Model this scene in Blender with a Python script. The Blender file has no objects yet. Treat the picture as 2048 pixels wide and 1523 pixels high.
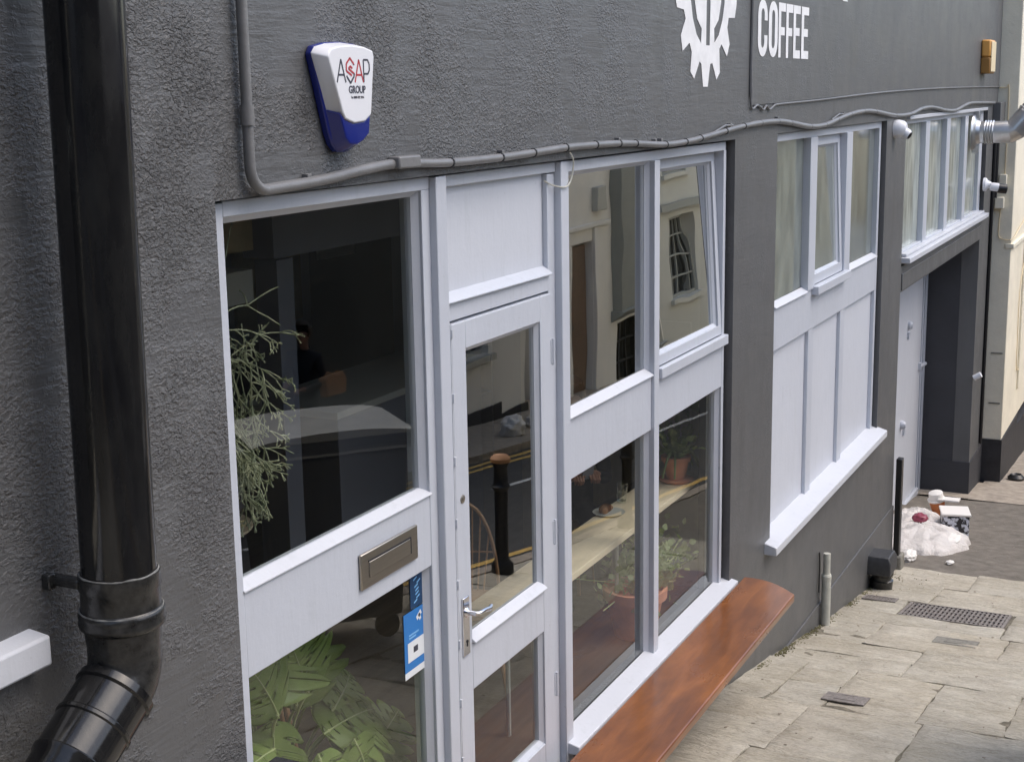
import bpy, bmesh, math, random
import numpy as np
from mathutils import Vector, Matrix, noise
random.seed(7)
C = bpy.context.scene
COL = C.collection
PI = math.pi
# ------------------------------------------------------------------ camera
yaw, pit, roll = math.radians(25.9332), math.radians(11.3686), math.radians(-0.98354)
fw = Vector((math.cos(yaw)*math.cos(pit), math.sin(yaw)*math.cos(pit), -math.sin(pit)))
rt = Vector((math.sin(yaw), -math.cos(yaw), 0)); up = rt.cross(fw)
r2 = math.cos(roll)*rt + math.sin(roll)*up; u2 = -math.sin(roll)*rt + math.cos(roll)*up
cd = bpy.data.cameras.new('camera'); cam = bpy.data.objects.new('camera', cd); COL.objects.link(cam)
M4 = Matrix((r2, u2, -fw)).transposed().to_4x4(); M4.translation = Vector((0, -2.4, 2.85)); cam.matrix_world = M4
cd.sensor_width = 36; cd.lens = 2846.52/2048*36; cd.clip_start = .05; cd.clip_end = 500
C.camera = cam
# ------------------------------------------------------------------ light
w = bpy.data.worlds.new('World'); C.world = w; w.use_nodes = True
nt = w.node_tree; bg = nt.nodes['Background']; sk = nt.nodes.new('ShaderNodeTexSky')
sk.sky_type = 'NISHITA'; sk.sun_disc = False
SUN_EL, SUN_AZ = math.radians(57), math.radians(160)      # azimuth clockwise from +Y
sk.sun_elevation = SUN_EL; sk.sun_rotation = SUN_AZ; sk.dust_density = 3.0; sk.air_density = 1.0
nt.links.new(sk.outputs[0], bg.inputs[0]); bg.inputs[1].default_value = .15
ld = bpy.data.lights.new('sun', 'SUN'); ld.energy = .55; ld.angle = math.radians(55); ld.color = (1, .96, .9)
lo = bpy.data.objects.new('sun', ld); COL.objects.link(lo)
sd = Vector((math.sin(SUN_AZ)*math.cos(SUN_EL), math.cos(SUN_AZ)*math.cos(SUN_EL), math.sin(SUN_EL)))
lo.rotation_euler = sd.to_track_quat('Z', 'Y').to_euler()
C.view_settings.view_transform = 'Standard'; C.view_settings.look = 'None'
C.view_settings.exposure = 0.93; C.view_settings.gamma = 1
C.cycles.max_bounces = 8; C.cycles.transparent_max_bounces = 16; C.cycles.caustics_reflective = False; C.cycles.caustics_refractive = False

# ------------------------------------------------------------------ helpers
GP = [(-60, 12), (-30, 5.9), (0, .72), (4.8, -.12), (8.34, -.747), (10.37, -1.118), (12.15, -1.411), (14.5, -1.72), (17.9, -2.12), (19, -2.22), (30, -3.1), (60, -5.5), (140, -10)]
def g(x): return float(np.interp(x, [p[0] for p in GP], [p[1] for p in GP]))

class MB:
    def __init__(s): s.v = []; s.f = []; s.m = []
    def add(s, v, f, m=0):
        n = len(s.v); s.v += [tuple(p) for p in v]; s.f += [tuple(i+n for i in q) for q in f]; s.m += [m]*len(f); return s
    def box(s, x0, x1, y0, y1, z0, z1, m=0):
        return s.add([(x0,y0,z0),(x1,y0,z0),(x1,y1,z0),(x0,y1,z0),(x0,y0,z1),(x1,y0,z1),(x1,y1,z1),(x0,y1,z1)],
                     [(0,3,2,1),(4,5,6,7),(0,1,5,4),(1,2,6,5),(2,3,7,6),(3,0,4,7)], m)
    def obox(s, c, ax, ay, az, m=0):
        c = Vector(c); ax = Vector(ax); ay = Vector(ay); az = Vector(az); v = []
        for k in (-1, 1):
            for a, b in ((-1,-1),(1,-1),(1,1),(-1,1)): v.append(c+ax*a+ay*b+az*k)
        return s.add(v, [(0,3,2,1),(4,5,6,7),(0,1,5,4),(1,2,6,5),(2,3,7,6),(3,0,4,7)], m)
    def tube(s, pts, r, n=10, cap=True, m=0):
        pts = [Vector(p) for p in pts]; R = r if isinstance(r, (list, tuple)) else [r]*len(pts)
        base = len(s.v); prev = None
        for i, p in enumerate(pts):
            t = (pts[min(i+1, len(pts)-1)]-pts[max(i-1, 0)]).normalized()
            if prev is None:
                a = t.orthogonal().normalized()
            else:
                a = (prev-t*prev.dot(t)).normalized()
            prev = a; b = t.cross(a)
            for k in range(n):
                q = 2*PI*k/n; s.v.append(tuple(p+(a*math.cos(q)+b*math.sin(q))*R[i]))
        for i in range(len(pts)-1):
            for k in range(n):
                k2 = (k+1) % n; s.f.append((base+i*n+k, base+i*n+k2, base+(i+1)*n+k2, base+(i+1)*n+k)); s.m.append(m)
        if cap:
            s.f.append(tuple(base+k for k in reversed(range(n)))); s.m.append(m)
            e = base+(len(pts)-1)*n; s.f.append(tuple(e+k for k in range(n))); s.m.append(m)
        return s
    def lathe(s, prof, c, axis=(0,0,1), n=24, m=0):
        ax = Vector(axis).normalized(); a = ax.orthogonal().normalized(); b = ax.cross(a); c = Vector(c); base = len(s.v)
        for r, h in prof:
            for k in range(n):
                q = 2*PI*k/n; s.v.append(tuple(c+ax*h+(a*math.cos(q)+b*math.sin(q))*max(r, 1e-4)))
        for i in range(len(prof)-1):
            for k in range(n):
                k2 = (k+1) % n; s.f.append((base+i*n+k, base+i*n+k2, base+(i+1)*n+k2, base+(i+1)*n+k)); s.m.append(m)
        s.f.append(tuple(base+k for k in reversed(range(n)))); s.m.append(m)
        e = base+(len(prof)-1)*n; s.f.append(tuple(e+k for k in range(n))); s.m.append(m)
        return s
    def extr(s, loop, y0, y1, m=0, inset=None):
        # loop of (x,z) in the wall plane, extruded from y1 (back) to y0 (front); inset shrinks the front towards the centre
        n = len(loop); cx = sum(p[0] for p in loop)/n; cz = sum(p[1] for p in loop)/n; k = 1 if inset is None else inset
        v = [(x, y1, z) for x, z in loop]+[(cx+(x-cx)*k, y0, cz+(z-cz)*k) for x, z in loop]
        return s.add(v, [tuple(range(n)), tuple(reversed(range(n, 2*n)))]+[(i, n+i, n+(i+1) % n, (i+1) % n) for i in range(n)], m)

def mk(name, mb, mat, parent=None, bevel=0, smooth=False, label=None, cat=None, group=None, kind=None, seg=2):
    me = bpy.data.meshes.new(name); me.from_pydata(mb.v, [], mb.f)
    mats = mat if isinstance(mat, (list, tuple)) else [mat]
    for q in mats: me.materials.append(q)
    if len(mats) > 1:
        for p, i in zip(me.polygons, mb.m): p.material_index = i
    bm = bmesh.new(); bm.from_mesh(me); bmesh.ops.recalc_face_normals(bm, faces=bm.faces); bm.to_mesh(me); bm.free()
    if smooth:
        me.polygons.foreach_set('use_smooth', [True]*len(me.polygons)); me.set_sharp_from_angle(angle=math.radians(40))
    o = bpy.data.objects.new(name, me); COL.objects.link(o)
    if bevel:
        b = o.modifiers.new('bevel', 'BEVEL'); b.width = bevel; b.segments = seg; b.limit_method = 'ANGLE'; b.angle_limit = math.radians(40); b.harden_normals = False
        me.polygons.foreach_set('use_smooth', [True]*len(me.polygons)); me.set_sharp_from_angle(angle=math.radians(60))
    if parent: o.parent = parent; o.matrix_parent_inverse = Matrix.Translation(-parent.location) if parent.type == 'EMPTY' else Matrix()
    return tag(o, label, cat, group, kind)
def tag(o, label=None, cat=None, group=None, kind=None):
    if label: o['label'] = label
    if cat: o['category'] = cat
    if group: o['group'] = group
    if kind: o['kind'] = kind
    return o
def thing(name, label, cat, loc=(0,0,0), group=None):
    o = bpy.data.objects.new(name, None); COL.objects.link(o); o.location = loc; o.empty_display_size = .1
    bpy.context.view_layer.update() if False else None
    return tag(o, label, cat, group)
def struct(name, mb, mat, **k): return mk(name, mb, mat, kind='structure', **k)

def skinned(name, chain_pts, edges, radii, mat, sub=2, parent=None):
    me = bpy.data.meshes.new(name); me.from_pydata(chain_pts, edges, [])
    o = bpy.data.objects.new(name, me); COL.objects.link(o)
    sm = o.modifiers.new('s', 'SKIN'); sm.use_smooth_shade = True
    for i, sv in enumerate(me.skin_vertices[0].data): sv.radius = (radii[i], radii[i]) if not isinstance(radii[i], tuple) else radii[i]; sv.use_root = (i == 0)
    ss = o.modifiers.new('u', 'SUBSURF'); ss.levels = sub; ss.render_levels = sub
    dg = bpy.context.evaluated_depsgraph_get(); ev = o.evaluated_get(dg); nm = bpy.data.meshes.new_from_object(ev)
    bpy.data.objects.remove(o); bpy.data.meshes.remove(me)
    nm.name = name; nm.materials.clear()
    for q in (mat if isinstance(mat, (list, tuple)) else [mat]): nm.materials.append(q)
    n = bpy.data.objects.new(name, nm); COL.objects.link(n)
    if parent: n.parent = parent; n.matrix_parent_inverse = Matrix.Translation(-parent.location) if parent.type == 'EMPTY' else Matrix()
    return n

# ------------------------------------------------------------------ materials
def sock(n, *names):
    for q in names:
        if q in n.inputs: return n.inputs[q]
def pmat(name, col, rough=.6, metal=0, spec=.5, coat=0, var=.0, vscale=3, vcol=None, bump=None, trans=None, sub=0, stretch=(1,1,1), rvar=0):
    m = bpy.data.materials.new(name); m.use_nodes = True; n = m.node_tree.nodes; L = m.node_tree.links; p = n['Principled BSDF']
    p.inputs['Base Color'].default_value = (*col, 1); p.inputs['Roughness'].default_value = rough; p.inputs['Metallic'].default_value = metal
    p.inputs['Specular IOR Level'].default_value = spec; p.inputs['Coat Weight'].default_value = coat; p.inputs['Coat Roughness'].default_value = .08
    tc = n.new('ShaderNodeTexCoord'); mp = n.new('ShaderNodeMapping'); mp.inputs['Scale'].default_value = stretch; L.new(tc.outputs['Object'], mp.inputs['Vector'])
    if var:
        t = n.new('ShaderNodeTexNoise'); t.inputs['Scale'].default_value = vscale; t.inputs['Detail'].default_value = 8; t.inputs['Roughness'].default_value = .62
        L.new(mp.outputs[0], t.inputs['Vector'])
        r = n.new('ShaderNodeValToRGB'); r.color_ramp.elements[0].position = .32; r.color_ramp.elements[1].position = .7
        c2 = vcol or tuple(min(1, c*(1+var)) for c in col)
        r.color_ramp.elements[0].color = (*[c*(1-var) for c in col], 1) if not vcol else (*col, 1); r.color_ramp.elements[1].color = (*c2, 1)
        L.new(t.outputs['Fac'], r.inputs['Fac']); L.new(r.outputs[0], p.inputs['Base Color'])
        if rvar:
            mr = n.new('ShaderNodeMapRange'); mr.inputs['To Min'].default_value = rough-rvar; mr.inputs['To Max'].default_value = rough+rvar
            L.new(t.outputs['Fac'], mr.inputs[0]); L.new(mr.outputs[0], p.inputs['Roughness'])
    if bump:
        prev = None
        for sc, dist in bump:
            t = n.new('ShaderNodeTexNoise'); t.inputs['Scale'].default_value = sc; t.inputs['Detail'].default_value = 6; t.inputs['Roughness'].default_value = .6
            L.new(mp.outputs[0], t.inputs['Vector'])
            b = n.new('ShaderNodeBump'); b.inputs['Distance'].default_value = dist; b.inputs['Strength'].default_value = 1
            L.new(t.outputs['Fac'], b.inputs['Height'])
            if prev: L.new(prev.outputs[0], b.inputs['Normal'])
            prev = b
        L.new(prev.outputs[0], p.inputs['Normal'])
        if coat: L.new(prev.outputs[0], p.inputs['Coat Normal'])
    if trans:
        tb = n.new('ShaderNodeBsdfTranslucent'); tb.inputs[0].default_value = (*trans, 1); mx = n.new('ShaderNodeMixShader'); mx.inputs[0].default_value = .35
        out = n['Material Output']; L.new(p.outputs[0], mx.inputs[1]); L.new(tb.outputs[0], mx.inputs[2]); L.new(mx.outputs[0], out.inputs[0])
    return m

def paint_mat(name, col, rough, dirt=.75):
    m = bpy.data.materials.new(name); m.use_nodes = True; n = m.node_tree.nodes; L = m.node_tree.links; p = n['Principled BSDF']; tc = n.new('ShaderNodeTexCoord')
    def N(sc, st=(1,1,1), det=5, ro=.6):
        mp = n.new('ShaderNodeMapping'); mp.inputs['Scale'].default_value = st; L.new(tc.outputs['Object'], mp.inputs[0])
        t = n.new('ShaderNodeTexNoise'); t.inputs['Scale'].default_value = sc; t.inputs['Detail'].default_value = det; t.inputs['Roughness'].default_value = ro; L.new(mp.outputs[0], t.inputs[0]); return t.outputs[0]
    def ramp(src, a, b, ca, cb):
        r = n.new('ShaderNodeValToRGB'); r.color_ramp.elements[0].position = a; r.color_ramp.elements[1].position = b; r.color_ramp.elements[0].color = (*ca, 1); r.color_ramp.elements[1].color = (*cb, 1); L.new(src, r.inputs[0]); return r.outputs[0]
    def mul(a, b):
        q = n.new('ShaderNodeMix'); q.data_type = 'RGBA'; q.blend_type = 'MULTIPLY'; q.inputs['Factor'].default_value = 1; L.new(a, q.inputs[6]); L.new(b, q.inputs[7]); return q.outputs[2]
    base = ramp(N(1.8, (1, 1, 1), 6), .3, .7, [c*.95 for c in col], col)
    runs = ramp(N(6, (3, 3, .35), 5, .65), .56, .78, (1, 1, 1), (1-.14*dirt, 1-.13*dirt, 1-.15*dirt))
    spots = ramp(N(46, (1, 1, 1), 3, .7), .70, .76, (1, 1, 1), (1-.45*dirt, 1-.45*dirt, 1-.5*dirt))
    L.new(mul(mul(base, runs), spots), p.inputs['Base Color'])
    mr = n.new('ShaderNodeMapRange'); mr.inputs['To Min'].default_value = rough-.1; mr.inputs['To Max'].default_value = rough+.12; L.new(N(5), mr.inputs[0]); L.new(mr.outputs[0], p.inputs['Roughness'])
    prev = None
    for sc, st, ds in ((34, (1, 1, .12), .0007), (34, (.12, 1, 1), .0005), (7, (1, 1, 1), .003)):
        b = n.new('ShaderNodeBump'); b.inputs['Distance'].default_value = ds; L.new(N(sc, st), b.inputs['Height'])
        if prev: L.new(prev.outputs[0], b.inputs['Normal'])
        prev = b
    L.new(prev.outputs[0], p.inputs['Normal']); return m
def wall_mat():
    m = bpy.data.materials.new('painted_render'); m.use_nodes = True; n = m.node_tree.nodes; L = m.node_tree.links; p = n['Principled BSDF']
    tc = n.new('ShaderNodeTexCoord')
    def N(sc, det=6, ro=.6, vec=None, dist=0):
        t = n.new('ShaderNodeTexNoise'); t.inputs['Scale'].default_value = sc; t.inputs['Detail'].default_value = det; t.inputs['Roughness'].default_value = ro; t.inputs['Distortion'].default_value = dist
        L.new(vec or tc.outputs['Object'], t.inputs['Vector']); return t
    def MR(src, a, b, c, d):
        r = n.new('ShaderNodeMapRange'); r.inputs[1].default_value = a; r.inputs[2].default_value = b; r.inputs[3].default_value = c; r.inputs[4].default_value = d
        L.new(src, r.inputs[0]); return r.outputs[0]
    def MA(op, a, b):
        r = n.new('ShaderNodeMath'); r.operation = op
        for i, q in enumerate((a, b)):
            if isinstance(q, (int, float)): r.inputs[i].default_value = q
            else: L.new(q, r.inputs[i])
        return r.outputs[0]
    sx = n.new('ShaderNodeSeparateXYZ'); L.new(tc.outputs['Object'], sx.inputs[0])
    fade = MR(sx.outputs['X'], 2.8, 7.0, 1.0, .10)              # the coarse render dies out along the wall, newer smooth render beyond
    patch = MR(N(1.9, 5, .65).outputs['Fac'], .44, .58, .06, 1.0)
    patch2 = MR(N(5.0, 3, .6).outputs['Fac'], .38, .58, .25, 1.0)
    amp = MA('MULTIPLY', MA('MULTIPLY', patch, patch2), fade)
    mp = n.new('ShaderNodeMapping'); mp.inputs['Scale'].default_value = (1, 1, 1.5); L.new(tc.outputs['Object'], mp.inputs['Vector'])
    peb = N(66, 4, .5, mp.outputs[0], .7)
    ph = MR(peb.outputs['Fac'], .42, .66, 0, 1)
    peb2 = N(170, 3, .5, mp.outputs[0])
    h = MA('ADD', MA('MULTIPLY', ph, amp), MA('MULTIPLY', MA('MULTIPLY', peb2.outputs['Fac'], amp), .35))
    b1 = n.new('ShaderNodeBump'); b1.inputs['Strength'].default_value = 1; b1.inputs['Distance'].default_value = .011; L.new(h, b1.inputs['Height'])
    b2 = n.new('ShaderNodeBump'); b2.inputs['Distance'].default_value = .009; L.new(N(4.5, 5, .5).outputs['Fac'], b2.inputs['Height']); L.new(b1.outputs[0], b2.inputs['Normal'])
    mp3 = n.new('ShaderNodeMapping'); mp3.inputs['Scale'].default_value = (.5, 1, 5); L.new(tc.outputs['Object'], mp3.inputs['Vector'])
    b3 = n.new('ShaderNodeBump'); b3.inputs['Distance'].default_value = .004; L.new(N(7, 5, .6, mp3.outputs[0], .4).outputs['Fac'], b3.inputs['Height']); L.new(b2.outputs[0], b3.inputs['Normal'])
    st_ = MR(sx.outputs['X'], 4.0, 10.0, 1.0, .22); L.new(st_, b2.inputs['Strength']); L.new(st_, b3.inputs['Strength'])
    L.new(b3.outputs[0], p.inputs['Normal'])
    r = n.new('ShaderNodeValToRGB'); r.color_ramp.elements[0].position = .3; r.color_ramp.elements[1].position = .72
    r.color_ramp.elements[0].color = (.100, .101, .102, 1); r.color_ramp.elements[1].color = (.118, .119, .119, 1)
    mx = n.new('ShaderNodeMapping'); mx.inputs['Scale'].default_value = (.5, 1, 1); L.new(tc.outputs['Object'], mx.inputs['Vector'])
    L.new(N(1.3, 8, .65, mx.outputs[0]).outputs['Fac'], r.inputs['Fac'])
    # pale scuffs and drips
    sc = N(38, 4, .7); s2 = MR(sc.outputs['Fac'], .70, .78, 0, .45); mm = n.new('ShaderNodeMix'); mm.data_type = 'RGBA'
    L.new(MA('MULTIPLY', s2, MR(N(2.3, 3).outputs['Fac'], .5, .65, 0, 1)), mm.inputs['Factor']); L.new(r.outputs[0], mm.inputs[6]); mm.inputs[7].default_value = (.22, .22, .21, 1)
    m4 = n.new('ShaderNodeMapping'); m4.inputs['Scale'].default_value = (2.2, 1, .22); L.new(tc.outputs['Object'], m4.inputs[0])
    st4 = n.new('ShaderNodeValToRGB'); st4.color_ramp.elements[0].position = .52; st4.color_ramp.elements[1].position = .76; st4.color_ramp.elements[0].color = (1, 1, 1, 1); st4.color_ramp.elements[1].color = (.80, .80, .79, 1)
    L.new(N(3.5, 6, .62, m4.outputs[0]).outputs['Fac'], st4.inputs[0]); m5 = n.new('ShaderNodeMix'); m5.data_type = 'RGBA'; m5.blend_type = 'MULTIPLY'; m5.inputs['Factor'].default_value = 1
    L.new(mm.outputs[2], m5.inputs[6]); L.new(st4.outputs[0], m5.inputs[7]); L.new(m5.outputs[2], p.inputs['Base Color'])
    p.inputs['Specular IOR Level'].default_value = .6
    L.new(MR(N(3, 5).outputs['Fac'], .3, .7, .38, .52), p.inputs['Roughness'])
    return m

def glass_mat(name, tint=(.93, .95, .94), k=1.9, wave=.0, haze=0, hazecol=(.4, .43, .38)):
    m = bpy.data.materials.new(name); m.use_nodes = True; n = m.node_tree.nodes; L = m.node_tree.links; n.remove(n['Principled BSDF'])
    tr = n.new('ShaderNodeBsdfTransparent'); tr.inputs[0].default_value = (*tint, 1); gl = n.new('ShaderNodeBsdfGlossy'); gl.inputs['Roughness'].default_value = .0
    gl.inputs['Color'].default_value = (.97, .98, .96, 1)
    fr = n.new('ShaderNodeFresnel'); fr.inputs[0].default_value = 1.5; ge = n.new('ShaderNodeNewGeometry')
    m1 = n.new('ShaderNodeMath'); m1.operation = 'SUBTRACT'; m1.inputs[0].default_value = 1; L.new(ge.outputs['Backfacing'], m1.inputs[1])
    m2 = n.new('ShaderNodeMath'); m2.operation = 'MULTIPLY'; L.new(fr.outputs[0], m2.inputs[0]); m2.inputs[1].default_value = k; m2.use_clamp = True
    m3 = n.new('ShaderNodeMath'); m3.operation = 'MULTIPLY'; L.new(m1.outputs[0], m3.inputs[0]); L.new(m2.outputs[0], m3.inputs[1])
    mx = n.new('ShaderNodeMixShader'); L.new(m3.outputs[0], mx.inputs[0])
    first = tr
    if haze:
        tc = n.new('ShaderNodeTexCoord'); mp = n.new('ShaderNodeMapping'); mp.inputs['Scale'].default_value = (3, 1, .8); L.new(tc.outputs['Object'], mp.inputs[0])
        t = n.new('ShaderNodeTexNoise'); t.inputs['Scale'].default_value = 3; t.inputs['Detail'].default_value = 6; L.new(mp.outputs[0], t.inputs[0])
        r = n.new('ShaderNodeValToRGB'); r.color_ramp.elements[0].position = .33; r.color_ramp.elements[1].position = .68
        r.color_ramp.elements[0].color = (*[c*.42 for c in hazecol], 1); r.color_ramp.elements[1].color = (*hazecol, 1); L.new(t.outputs[0], r.inputs[0])
        df = n.new('ShaderNodeBsdfPrincipled'); df.inputs['Roughness'].default_value = .45; L.new(r.outputs[0], df.inputs['Base Color'])
        mh = n.new('ShaderNodeMixShader'); mh.inputs[0].default_value = haze; L.new(tr.outputs[0], mh.inputs[1]); L.new(df.outputs[0], mh.inputs[2]); first = mh
        gl.inputs['Roughness'].default_value = .12
    L.new(first.outputs[0], mx.inputs[1]); L.new(gl.outputs[0], mx.inputs[2]); L.new(mx.outputs[0], n['Material Output'].inputs[0])
    if wave:
        tc = n.new('ShaderNodeTexCoord'); t = n.new('ShaderNodeTexNoise'); t.inputs['Scale'].default_value = 2.2; t.inputs['Detail'].default_value = 1; L.new(tc.outputs['Object'], t.inputs[0])
        b = n.new('ShaderNodeBump'); b.inputs['Distance'].default_value = wave; L.new(t.outputs[0], b.inputs['Height']); L.new(b.outputs[0], gl.inputs['Normal'])
    return m

def wood_mat():
    m = bpy.data.materials.new('varnished_hardwood'); m.use_nodes = True; n = m.node_tree.nodes; L = m.node_tree.links; p = n['Principled BSDF']; tc = n.new('ShaderNodeTexCoord')
    def N(sc, st, det=8, ro=.6, di=0):
        mp = n.new('ShaderNodeMapping'); mp.inputs['Scale'].default_value = st; L.new(tc.outputs['Object'], mp.inputs[0])
        t = n.new('ShaderNodeTexNoise'); t.inputs['Scale'].default_value = sc; t.inputs['Detail'].default_value = det; t.inputs['Roughness'].default_value = ro; t.inputs['Distortion'].default_value = di; L.new(mp.outputs[0], t.inputs[0]); return t.outputs[0]
    r = n.new('ShaderNodeValToRGB'); e = r.color_ramp.elements; e[0].position = .30; e[0].color = (.155, .058, .019, 1); e[1].position = .72; e[1].color = (.33, .125, .034, 1); q = e.new(.5); q.color = (.23, .084, .022, 1)
    L.new(N(6, (.30, 1.5, 1.6), 8, .62, .6), r.inputs[0])
    r2 = n.new('ShaderNodeValToRGB'); r2.color_ramp.elements[0].position = .35; r2.color_ramp.elements[0].color = (.80, .74, .70, 1); r2.color_ramp.elements[1].position = .68; r2.color_ramp.elements[1].color = (1.25, 1.22, 1.15, 1); L.new(N(2.1, (.8, 1, 1), 4), r2.inputs[0])
    mx = n.new('ShaderNodeMix'); mx.data_type = 'RGBA'; mx.blend_type = 'MULTIPLY'; mx.inputs['Factor'].default_value = 1; L.new(r.outputs[0], mx.inputs[6]); L.new(r2.outputs[0], mx.inputs[7]); L.new(mx.outputs[2], p.inputs['Base Color'])
    mr = n.new('ShaderNodeMapRange'); mr.inputs['To Min'].default_value = .18; mr.inputs['To Max'].default_value = .42; L.new(N(3.2, (.7, 1.4, 1), 5), mr.inputs[0]); L.new(mr.outputs[0], p.inputs['Roughness'])
    p.inputs['Specular IOR Level'].default_value = .5; p.inputs['Coat Weight'].default_value = .42
    mc = n.new('ShaderNodeMapRange'); mc.inputs['To Min'].default_value = .04; mc.inputs['To Max'].default_value = .20; L.new(N(4.5, (.6, 1.2, 1), 5), mc.inputs[0]); L.new(mc.outputs[0], p.inputs['Coat Roughness'])
    b = n.new('ShaderNodeBump'); b.inputs['Distance'].default_value = .0012; L.new(N(30, (.06, 1, 1), 5), b.inputs['Height']); b2 = n.new('ShaderNodeBump'); b2.inputs['Distance'].default_value = .003; L.new(N(3, (.5, 1.5, 1), 3), b2.inputs['Height']); L.new(b.outputs[0], b2.inputs['Normal'])
    L.new(b2.outputs[0], p.inputs['Normal']); L.new(b2.outputs[0], p.inputs['Coat Normal']); return m
M = {}
M['wall'] = wall_mat()
M['white'] = paint_mat('white_gloss_paint', (.545, .575, .63), .38)
M['panel'] = paint_mat('white_board_paint', (.60, .625, .675), .44, .8)
M['sill'] = paint_mat('white_sill_paint', (.60, .62, .66), .44, 1.0)
M['shade_and_dark_edge'] = pmat('shade_and_dark_edge', (.02, .02, .022), .7)  # near-black: shade painted on reveals and in gaps, plus the door edge
M['pipe'] = pmat('black_plastic', (.008, .008, .009), .13, spec=.5, var=.5, vscale=24, vcol=(.020, .020, .019), bump=[(3, .002)], stretch=(1,1,.25), rvar=.07)
M['pipe_dust'] = pmat('dusty_black_plastic', (.010, .010, .010), .26, var=.6, vscale=30, vcol=(.045, .045, .043), bump=[(40, .001)])
M['grime'] = pmat('joint_grime', (.20, .20, .19), .8, var=.5, vscale=40)
M['conduit'] = pmat('grey_painted_conduit', (.18, .18, .18), .38, spec=.5, var=.12, vscale=10, bump=[(60, .001)])
M['cable'] = pmat('cable_tie', (.03, .03, .03), .5)
M['logo'] = pmat('white_sign_paint', (.82, .82, .82), .6, var=.08, vscale=12)
M['glass'] = glass_mat('window_glass', k=1.35, wave=.0004)
M['glass_mid'] = glass_mat('left_window_glass', k=2.5, wave=.0004)
M['glass_up'] = glass_mat('upper_window_glass', k=3.6, wave=.0006)
M['glass_flat'] = glass_mat('door_glass', k=2.9, wave=.0004)
M['glass_wavy'] = glass_mat('old_wavy_glass', k=4.6, wave=.0012)
M['fog'] = glass_mat('misted_glass', k=2.0, haze=.66, hazecol=(.47, .52, .44), wave=.002)
M['frost'] = glass_mat('frosted_glass', k=1.0, haze=.82, hazecol=(.72, .78, .70))
M['bench'] = wood_mat()
M['blue'] = pmat('blue_plastic', (.012, .022, .19), .25, spec=.5)
M['white_plastic'] = pmat('white_plastic', (.78, .79, .82), .3)
M['ink'] = pmat('dark_ink', (.05, .05, .07), .5)
M['red_ink'] = pmat('red_ink', (.45, .04, .05), .5)
M['steel'] = pmat('brushed_steel', (.42, .38, .32), .34, metal=.9, var=.06, vscale=40, stretch=(.2, 1, 4))
M['chrome'] = pmat('chrome', (.75, .74, .76), .16, metal=1)
M['duct'] = pmat('galvanised_steel', (.62, .62, .62), .30, metal=.85, var=.1, vscale=9)
M['cream'] = pmat('cream_render', (.86, .80, .64), .8, var=.09, vscale=1.7, bump=[(30, .003), (3, .01)])
M['cream2'] = pmat('opposite_cream_render', (.84, .82, .77), .85, var=.08, vscale=.8, bump=[(20, .004)])
M['plinth'] = pmat('black_plinth_paint', (.028, .028, .032), .6, var=.3, vscale=6, bump=[(25, .003)])
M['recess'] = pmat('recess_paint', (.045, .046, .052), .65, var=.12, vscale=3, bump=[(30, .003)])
M['opp_dark'] = pmat('opposite_dark_render', (.07, .072, .068), .8, var=.3, vscale=1.5)
M['asphalt'] = pmat('old_asphalt', (.12, .105, .085), .85, var=.4, vscale=7, vcol=(.22, .195, .16), bump=[(120, .006), (9, .01)])
M['road'] = pmat('road_asphalt', (.055, .054, .052), .85, var=.35, vscale=9, bump=[(150, .005)])
M['concrete'] = pmat('pale_concrete', (.36, .31, .25), .9, var=.25, vscale=9, bump=[(50, .006)])
M['mortar'] = pmat('joint_dirt', (.17, .15, .11), .95, var=.6, vscale=18, bump=[(60, .005)])
M['moss'] = pmat('mossy_dirt', (.14, .13, .06), .95, var=.4, vscale=40, bump=[(80, .01)])
M['yellow'] = pmat('yellow_line', (.62, .40, .10), .7, var=.15, vscale=20)
M['roadwhite'] = pmat('white_line', (.6, .6, .58), .7, var=.12, vscale=20)
M['iron'] = pmat('cast_iron', (.23, .205, .185), .6, metal=.1, var=.4, vscale=50, bump=[(90, .002)])
M['black'] = pmat('black_paint', (.014, .014, .015), .35)
M['fade_box'] = pmat('weathered_black_plastic', (.045, .046, .048), .5, var=.3, vscale=30)
M['stoneblock'] = pmat('grey_stone', (.22, .21, .18), .9, var=.3, vscale=30, bump=[(40, .006)])
M['vinyl'] = pmat('off_white_plastic', (.50, .50, .44), .55, var=.12, vscale=14)
M['orange'] = pmat('orange_plastic', (.80, .40, .10), .4)
M['brown_pl'] = pmat('brown_faded_plastic', (.34, .17, .04), .5)
M['cream_pl'] = pmat('faded_cream_plastic', (.8, .66, .42), .5)
M['wood_bar'] = pmat('pale_ply', (.84, .70, .50), .5, var=.12, vscale=5, stretch=(.3, 3, 3))
M['terracotta'] = pmat('terracotta', (.78, .34, .20), .8, var=.12, vscale=12)
M['pitdirt'] = pmat('drain_dirt', (.08, .07, .06), .95)
M['soil'] = pmat('soil', (.03, .02, .015), .95)
M['leaf'] = pmat('monstera_leaf', (.16, .25, .05), .38, var=.3, vscale=5, vcol=(.36, .46, .13), trans=(.34, .46, .08))
M['leafrib'] = pmat('leaf_rib', (.50, .56, .24), .5)
M['leaf2'] = pmat('houseplant_leaf', (.17, .24, .08), .5, var=.35, vscale=30, vcol=(.40, .46, .2), trans=(.3, .4, .1))
M['cactus'] = pmat('jungle_cactus_stem', (.17, .20, .10), .6, var=.3, vscale=22, vcol=(.50, .50, .34))
M['chair'] = pmat('beech_wood', (.50, .28, .14), .4, var=.15, vscale=8)
M['int_dark'] = pmat('interior_dark_wall', (.13, .12, .11), .8)
M['int_floor'] = pmat('interior_floorboards', (.09, .07, .05), .6, var=.3, vscale=3, stretch=(.4, 6, 1))
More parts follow.
